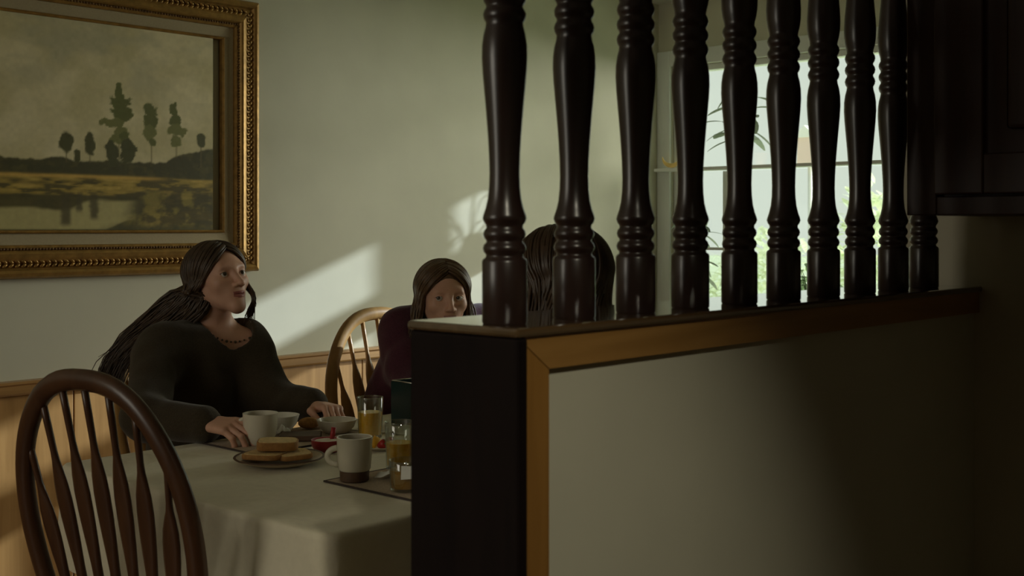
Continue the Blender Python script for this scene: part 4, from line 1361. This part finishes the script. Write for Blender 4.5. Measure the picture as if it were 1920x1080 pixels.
def person(J, head, HB, TB, label, hair_mat, top_mat, hands, hair_kw, gaze=(0, 0), fine=0.0024, body_res=0.010, top_res=0.007, neckline=0.075, bulk=0.016, seed=1, face=True, neck_drop=0.0):
    head = np.array(head, float)
    Fd = Field()
    head_volumes(Fd, head, HB)
    nk = np.array(J['neck'], float)
    Fd.capsule(head + HB @ np.array((0, -.022, -.055)), nk, .047, .052, .022)
    torso_volumes(Fd, J, TB)
    for s in 'lr':
        arm_volumes(Fd, J, s); leg_volumes(Fd, J, s)
    for hd in hands: hand_volumes(Fd, *hd['args'], **hd.get('kw', {}))
    allp = np.array([J[k_] for k_ in J] + [head])
    boxes = []
    hlo, hhi = head - 0.155, head + 0.155
    hlo[2] = nk[2] - 0.10
    boxes.append((hlo, hhi, fine))
    for hd in hands:
        w_ = np.array(hd['args'][0], float); d_ = np.array(hd['args'][1], float); d_ /= np.linalg.norm(d_)
        c_ = w_ + d_ * 0.07
        boxes.append((c_ - 0.125, c_ + 0.125, 0.0030))
    Vs, Qs, nb_ = [], [], 0
    def addm(V, Q):
        nonlocal nb_
        Vs.append(V); Qs.append(Q + nb_); nb_ += len(V)
    done = []
    for lo, hi, h in boxes:
        F, l0 = Fd.sample(lo, hi, h)
        V, Q = surface_nets(F, l0, h)
        if done:      # two neighbouring hand boxes must not mesh the same skin twice
            cen = V[Q].mean(1)
            keep = np.ones(len(Q), bool)
            for a, b in done: keep &= ~((cen > a) & (cen < b)).all(1)
            Q = Q[keep]
        addm(V, Q); done.append((lo, hi))
    lo, hi = allp.min(0) - 0.22, allp.max(0) + 0.2
    F, l0 = Fd.sample(lo, hi, body_res)
    V, Q = surface_nets(F, l0, body_res)
    cen = V[Q].mean(1)
    keep = np.ones(len(Q), bool)
    for a, b in done: keep &= ~((cen > a + 0.004) & (cen < b - 0.004)).all(1)
    addm(V, Q[keep])
    V, Q = np.concatenate(Vs), np.concatenate(Qs)
    cen = (V[Q].mean(1) - head) @ HB
    lip = (np.abs(cen[:, 0]) < .0190) & (cen[:, 1] > .080) & (cen[:, 2] < -.0535 - 0.05 * np.abs(cen[:, 0])) & (cen[:, 2] > -.0735 + 0.25 * np.abs(cen[:, 0]))
    used = np.unique(Q); rem = np.full(len(V), -1); rem[used] = np.arange(len(used))
    V, Q = V[used], rem[Q]
    base = np.array((J['pelvis'][0], J['pelvis'][1], 0.0))
    root = link('person', np_mesh('person', V - base, Q, lip.astype(int)), [MATS['skin'], MATS['lips']])
    root.location = base
    tag(root, label, 'person')
    def child(name, V, Q, mat, smooth=True, mi=None):
        return link(name, np_mesh(name, V - base, Q, mi, smooth), mat, root)
    # top
    Fs = Field()
    torso_volumes(Fs, J, TB, bulk, 0.06, -0.012)
    Fs.ell(np.array(J['pelvis']) * 0.66 + np.array(J['neck']) * 0.34, (.172, .120, .16), TB, 0.06)
    for s in 'lr': arm_volumes(Fs, J, s, bulk, 0.004, 0.97, 0.045)
    up = nk - np.array(J['pelvis']); up /= np.linalg.norm(up)
    f = TB[:, 1]
    ctr = nk + f * 0.012
    Fs.cap_sub(nk + up * (0.052 - neck_drop) + f * (0.030 + neck_drop), nk + up * 0.25 + f * 0.03, neckline, neckline + 0.02, 0.008)
    pts = np.array([J[k_] for k_ in ('pelvis', 'neck', 'sh_l', 'sh_r', 'el_l', 'el_r', 'wr_l', 'wr_r')])
    F, l0 = Fs.sample(pts.min(0) - 0.2, pts.max(0) + 0.16, top_res)
    gx_, gy_, gz_ = [l0[i] + top_res * np.arange(F.shape[i]) for i in range(3)]
    G = np.stack(np.meshgrid(gx_, gy_, gz_, indexing='ij'), -1).reshape(-1, 3)
    near = np.abs(F.ravel()) < 0.03
    add_ = np.zeros(F.size); add_[near] = fold_noise(G[near], 0.0042, 42, seed) + fold_noise(G[near], 0.0035, 18, seed + 5)
    F = F + add_.reshape(F.shape)
    V2, Q2 = surface_nets(F, l0, top_res)
    child('top', V2, Q2, MATS[top_mat])
    # trousers and shoes
    Ft = Field()
    Ft.ell(J['pelvis'], (.172, .128, .12), TB, .05, 0.008)
    for s in 'lr': leg_volumes(Ft, J, s, 0.010, False)
    pts = np.array([J[k_] for k_ in ('pelvis', 'hip_l', 'hip_r', 'kn_l', 'kn_r', 'an_l', 'an_r')])
    F, l0 = Ft.sample(pts.min(0) - 0.2, pts.max(0) + 0.15, 0.011)
    V2, Q2 = surface_nets(F, l0, 0.011)
    child('trousers', V2, Q2, MATS['denim'])
    for s in 'lr':
        Fz = Field()
        A_, T_ = np.array(J['an_' + s]), np.array(J['toe_' + s])
        Fz.capsule(A_ - np.array((0, 0, .035)), T_, .046, .037, .02); Fz.capsule(A_, A_ - np.array((0, 0, .03)), .046, .046, .02)
        F, l0 = Fz.sample(np.minimum(A_, T_) - 0.1, np.maximum(A_, T_) + 0.1, 0.009)
        V2, Q2 = surface_nets(F, l0, 0.009)
        V2[:, 2] = np.maximum(V2[:, 2], 0.001)
        child('shoe', V2, Q2, MATS['shoe'])
    # eyes and brows
    def w(x, y, z): return head + HB @ np.array((x, y, z))
    if face:
        for s in (-1, 1):
            ce = w(s * .031, .0712, -.0005)
            g = HB @ np.array((math.sin(gaze[0]) * math.cos(gaze[1]), math.cos(gaze[0]) * math.cos(gaze[1]), math.sin(gaze[1])))
            z_ = g / np.linalg.norm(g); x_ = np.cross(HB[:, 2], z_); x_ /= np.linalg.norm(x_); y_ = np.cross(z_, x_)
            Me = Matrix(np.stack([x_, y_, z_], 1).tolist())
            mb = MB().sphere(ce - base, 0.0121, 24, 24, Me)
            eo = mb.build('eye', [MATS['eye_white'], MATS['iris'], MATS['pupil']], root, True)
            for pgn in eo.data.polygons:
                d_ = (np.array(pgn.center) - (ce - base)) @ z_ / 0.0121
                pgn.material_index = 2 if d_ > math.cos(0.20) else (1 if d_ > math.cos(0.50) else 0)
        for s in (-1, 1):
            br = MB()
            pts = [w(s * x, y, z) - base for x, y, z in ((.012, .0835, .0165), (.022, .0835, .0200), (.034, .0790, .0205), (.046, .0665, .0150))]
            br.tube(catmull(pts, 10), [(.0018, .0040), (.0020, .0044), (.0020, .0044), (.0020, .0042), (.0018, .0040), (.0018, .0038), (.0017, .0034), (.0015, .0030), (.0013, .0025), (.001, .0019), (.0006, .0008)], 6, up=HB[:, 1])
            br.build('eyebrow', MATS[hair_mat], root, True)
        for s in (-1, 1):
            la = MB()
            pts = [w(s * (.031 + a * .0135), .0815 - .006 * a * a - .0005, .0008 + .0042 * (1 - a * a)) - base for a in (-1, -.5, 0, .5, 1)]
            la.tube(catmull(pts, 10), .0010, 5)
            la.build('eyelashes', MATS['pupil'], root, True)
    hair_build(head, HB, root, base, MATS[hair_mat], seed=seed, **hair_kw)
    return root, child, base

def hair_build(head, HB, root, base, mat, seed, locks, n=330, az0=52, rad=0.0046, front_y=0.070, vol=1.0, length_jit=0.12, part=0.0, tuck=0.0):
    """locks: function(side, azimuth 0..1 front-to-back, rng) -> list of world points after the strand leaves the skull"""
    r = random.Random(seed + 100)
    Fh = Field()
    def w(x, y, z): return head + HB @ np.array((x, y, z))
    Fh.ell(w(0, -.015, .024), (.0740 * vol, .0920 * vol, .0765 * vol), HB, .02)
    Fh.ell(w(0, -.045, -.03), (.066 * vol, .055, .075), HB, .03)
    Fh.ell(w(0, .092, -.048), (.064, .080, .108), HB, .006, 0, True)
    F, l0 = Fh.sample(head - 0.15, head + 0.15, 0.004)
    V, Q = surface_nets(F, l0, 0.004)
    mb = MB()
    mb.add((V - base).tolist(), Q.tolist())
    C0 = np.array((0, -.012, .024))
    for k in range(n):
        s = 1 if k % 2 else -1
        a = (k + r.random()) / n
        az = math.radians(az0 + (183 - az0) * a)
        infl = r.uniform(0.95, 1.07)
        R0 = np.array((.0795, .0965, .0810)) * vol * infl
        ys = front_y - min(1.0, a / 0.62) * (front_y + .055) + r.uniform(-.008, .008)
        d0 = np.array((part + s * .003, (ys + .012) / .0985, 0)); 
        d0[2] = math.sqrt(max(0.02, 1 - d0[0] ** 2 - d0[1] ** 2))
        d1 = np.array((s * math.sin(az), math.cos(az), -0.30 + r.uniform(-.05, .05))); d1 /= np.linalg.norm(d1)
        om = math.acos(max(-1, min(1, float(d0 @ d1 / np.linalg.norm(d0)))))
        d0 /= np.linalg.norm(d0)
        pts = []
        for i in range(6):
            t = i / 5
            dd = (math.sin((1 - t) * om) * d0 + math.sin(t * om) * d1) / max(1e-6, math.sin(om))
            pts.append(w(*(C0 + dd * R0)))
        for p in locks(s, a, r): pts.append(np.array(p))
        m_ = len(pts)
        cur = catmull([Vector(p - base) for p in pts], 26)
        cut = int(len(cur) * (1 - length_jit * r.random()))
        cur = cur[:max(14, cut)]
        rr_ = rad * r.uniform(.75, 1.2)
        L_ = len(cur)
        mb.tube(cur, [rr_ * (0.55 if i == 0 else 1.0) * (1.0 if i < L_ * .6 else max(.12, 1 - (i - L_ * .6) / (L_ * .4) * .9)) for i in range(L_)], 5, cap=False)
    return mb.build('hair', mat, root, True)

# --- the woman in the olive sweater
hc = P(407, 521, 3.55)
J1 = dict(pelvis=(2.035, 3.115, 0.555), neck=P(398, 630, 3.62)[:], sh_r=(1.872, 3.065, 0.942), sh_l=(2.150, 3.035, 0.935),
          el_r=(1.715, 2.885, 0.795), wr_r=(1.758, 2.668, 0.797), el_l=(2.142, 2.925, 0.800), wr_l=(2.148, 2.722, 0.797),
          hip_l=(2.125, 3.08, 0.55), hip_r=(1.945, 3.08, 0.55), kn_l=(2.14, 2.68, 0.535), kn_r=(1.93, 2.68, 0.535), an_l=(2.14, 2.70, 0.095), an_r=(1.93, 2.70, 0.095), toe_l=(2.15, 2.56, 0.035), toe_r=(1.92, 2.56, 0.035))
HB1 = basis((0.04, -1.0), 0.05, 0.20)
TB1 = basis((0.06, -1.0), 0, 0)
def locks1(s, a, r):
    j = lambda q: np.array((r.gauss(0, q), r.gauss(0, q), r.gauss(0, q)))
    def w(x, y, z): return np.array(hc) + HB1 @ np.array((x, y, z))
    if s < 0 or a > 0.25:                  # swept back over the right shoulder and down behind the back
        u = r.random(); v = r.gauss(0, 1)
        y0 = .000 - .095 * a
        x0 = .084 * math.sin(math.radians(62 + 118 * a)) + .004
        return [w(s * x0, y0, -.030) + j(.004), np.array(P(333 + 62 * u, 546 + 12 * u, 3.57 - .07 * u)) + j(.005), np.array(P(284 + 80 * u, 584 + 18 * u, 3.58 - .06 * u)) + j(.006),
                np.array(P(228 + 52 * u, 636 + 6 * u, 3.61 - .03 * u)) + j(.007), np.array(P(192 + 40 * u, 690 + 10 * u, 3.60)) + j(.010), np.array(P(184 + 44 * u, 740 + 20 * u, 3.56)) + j(.012)]
    return [np.array(P(474 + 4 * r.random(), 556, 3.52)) + j(.002), np.array(P(464 + 10 * r.random(), 585, 3.55)) + j(.003), np.array(P(452 + 26 * r.random(), 608, 3.57)) + j(.004)]
p1, child1, base1 = person(J1, hc, HB1, TB1, 'woman in a dark olive sweater with long dark hair looking to the side', 'hair_dark', 'sweater_olive',
    [dict(args=((1.755, 2.655, 0.801), (0.22, -0.97, 0.02), (-0.35, 0.05, 0.93), -1), kw=dict(curl=(0.62, 0.68, 0.72, 0.76), thumb=0.3)),
     dict(args=((2.152, 2.712, 0.799), (-0.15, -0.98, 0.02), (0.15, 0.0, 0.98), 1), kw=dict(curl=(0.95, 1.0, 1.0, 1.0), thumb=0.9))],
    dict(locks=locks1, n=560, az0=60, rad=0.0036, front_y=0.060), gaze=(-0.15, 0.08), seed=3, neckline=0.074, neck_drop=0.036, bulk=0.020)
nk1 = np.array(J1['neck'])
nl = MB()
from mathutils.bvhtree import BVHTree
bv = BVHTree.FromPolygons([v.co[:] for v in p1.data.vertices], [tuple(q_.vertices) for q_ in p1.data.polygons])
for k in range(44):
    a = 2 * math.pi * k / 44
    dr = Vector(TB1[:, 0] * math.sin(a) + TB1[:, 1] * math.cos(a))
    ax_ = Vector(nk1 - base1) + Vector((0, 0, 0.050 - 0.062 * max(0, math.cos(a)) ** 1.4)) + Vector(TB1[:, 1]) * 0.012
    hit = bv.ray_cast(ax_ + dr * 0.16, -dr)
    if hit[0] is None: continue
    nl.sphere(hit[0] + hit[1] * 0.002, .0030 if k % 3 else .0044, 8, 6)
nl.build('necklace', MATS['necklace_bead'], p1, True)

# --- the woman in maroon, leaning over the table
hc2 = P(831, 554, 3.82)
shr = P(748, 620, 3.90)
J2 = dict(pelvis=(2.715, 2.98, 0.555), neck=(hc2.x + 0.055, hc2.y + 0.105, 0.985), sh_r=shr[:], sh_l=(shr.x + .325, shr.y - .06, 0.955),
          el_r=(2.520, 2.710, 0.790), wr_r=(2.62, 2.50, 0.790), el_l=(2.955, 2.69, 0.790), wr_l=(2.78, 2.50, 0.790),
          hip_l=(2.80, 2.95, 0.55), hip_r=(2.63, 2.95, 0.55), kn_l=(2.80, 2.56, 0.535), kn_r=(2.61, 2.56, 0.535), an_l=(2.80, 2.58, 0.095), an_r=(2.61, 2.58, 0.095), toe_l=(2.80, 2.44, 0.035), toe_r=(2.60, 2.44, 0.035))
HB2 = basis((-0.50, -0.86), 0.0, -0.04)
TB2 = basis((-0.15, -1.0), 0, -0.15)
def locks2(s, a, r):
    j = lambda q: np.array((r.gauss(0, q), r.gauss(0, q), r.gauss(0, q)))
    def w(x, y, z): return np.array(hc2) + HB2 @ np.array((x, y, z))
    y0 = .030 - .115 * a
    x0 = .083 * math.sin(math.radians(52 + 128 * a)) + .006
    return [w(s * (x0 + .002), y0 - .005, -.055) + j(.004), w(s * (x0 + .008), y0 - .008, -.11) + j(.006), w(s * (x0 + .012), y0 - .005, -.17) + j(.008), w(s * (x0 + .014), y0 + .01, -.24) + j(.010)]
p2, child2, base2 = person(J2, hc2, HB2, TB2, 'woman in a maroon top leaning over the table, face half hidden by the ledge', 'hair_light', 'top_maroon',
    [dict(args=((2.627, 2.485, 0.792), (0.55, -0.8, -0.02), (-0.1, 0.05, 1), -1), kw=dict(curl=(0.35, 0.4, 0.45, 0.5))),
     dict(args=((2.770, 2.485, 0.792), (-0.6, -0.75, -0.02), (0.1, 0.05, 1), 1), kw=dict(curl=(0.35, 0.4, 0.45, 0.5)))],
    dict(locks=locks2, n=600, az0=60, rad=0.0034, front_y=0.056, vol=1.04), gaze=(-0.45, 0.12), seed=11, neckline=0.066, bulk=0.018)

# --- the person seen from behind through the spindles
hc3 = P(1046, 528, 2.36)
J3 = dict(pelvis=(1.79, 1.500, 0.555), neck=(hc3.x, hc3.y - 0.03, 1.06), sh_r=(hc3.x + .17, hc3.y - .02, 1.01), sh_l=(hc3.x - .17, hc3.y - .02, 1.01),
          el_r=(2.00, 1.60, 0.82), wr_r=(2.02, 1.80, 0.790), el_l=(1.58, 1.60, 0.82), wr_l=(1.92, 1.80, 0.790),
          hip_l=(1.70, 1.53, 0.55), hip_r=(1.88, 1.53, 0.55), kn_l=(1.69, 1.93, 0.535), kn_r=(1.89, 1.93, 0.535), an_l=(1.69, 1.91, 0.095), an_r=(1.89, 1.91, 0.095), toe_l=(1.68, 2.05, 0.035), toe_r=(1.90, 2.05, 0.035))
J3['wr_l'] = (1.70, 1.63, 0.665); J3['el_l'] = (1.60, 1.47, 0.80)
J3['wr_r'] = (1.99, 1.82, 0.795)
HB3 = basis((-0.10, 1.0), 0.0, -0.05)
TB3 = basis((0.0, 1.0), 0, 0)
def locks3(s, a, r):
    j = lambda q: np.array((r.gauss(0, q), r.gauss(0, q), r.gauss(0, q)))
    def w(x, y, z): return np.array(hc3) + HB3 @ np.array((x, y, z))
    y0 = .020 - .115 * a
    x0 = .083 * math.sin(math.radians(52 + 128 * a)) + .008
    return [w(s * (x0 + .004), y0 - .005, -.06) + j(.004), w(s * (x0 + .010), y0 - .012, -.12) + j(.006), w(s * (x0 + .012), y0 - .020, -.20) + j(.008), w(s * (x0 + .010), y0 - .03, -.27) + j(.010)]
p3, child3, base3 = person(J3, hc3, HB3, TB3, 'person with long brown hair in a dark top seen from behind the spindles', 'hair_brown', 'top_navy',
    [dict(args=((1.705, 1.640, 0.665), (0.55, 0.75, -0.25), (0, 0, 1), 1), kw=dict(curl=(0.4, 0.45, 0.5, 0.5))),
     dict(args=((1.985, 1.832, 0.797), (-0.1, 1.0, -0.02), (0, 0, 1), -1), kw=dict(curl=(0.4, 0.45, 0.5, 0.5)))],
    dict(locks=locks3, n=560, az0=56, rad=0.0038), seed=21, fine=0.0034, body_res=0.012, top_res=0.009, bulk=0.018)
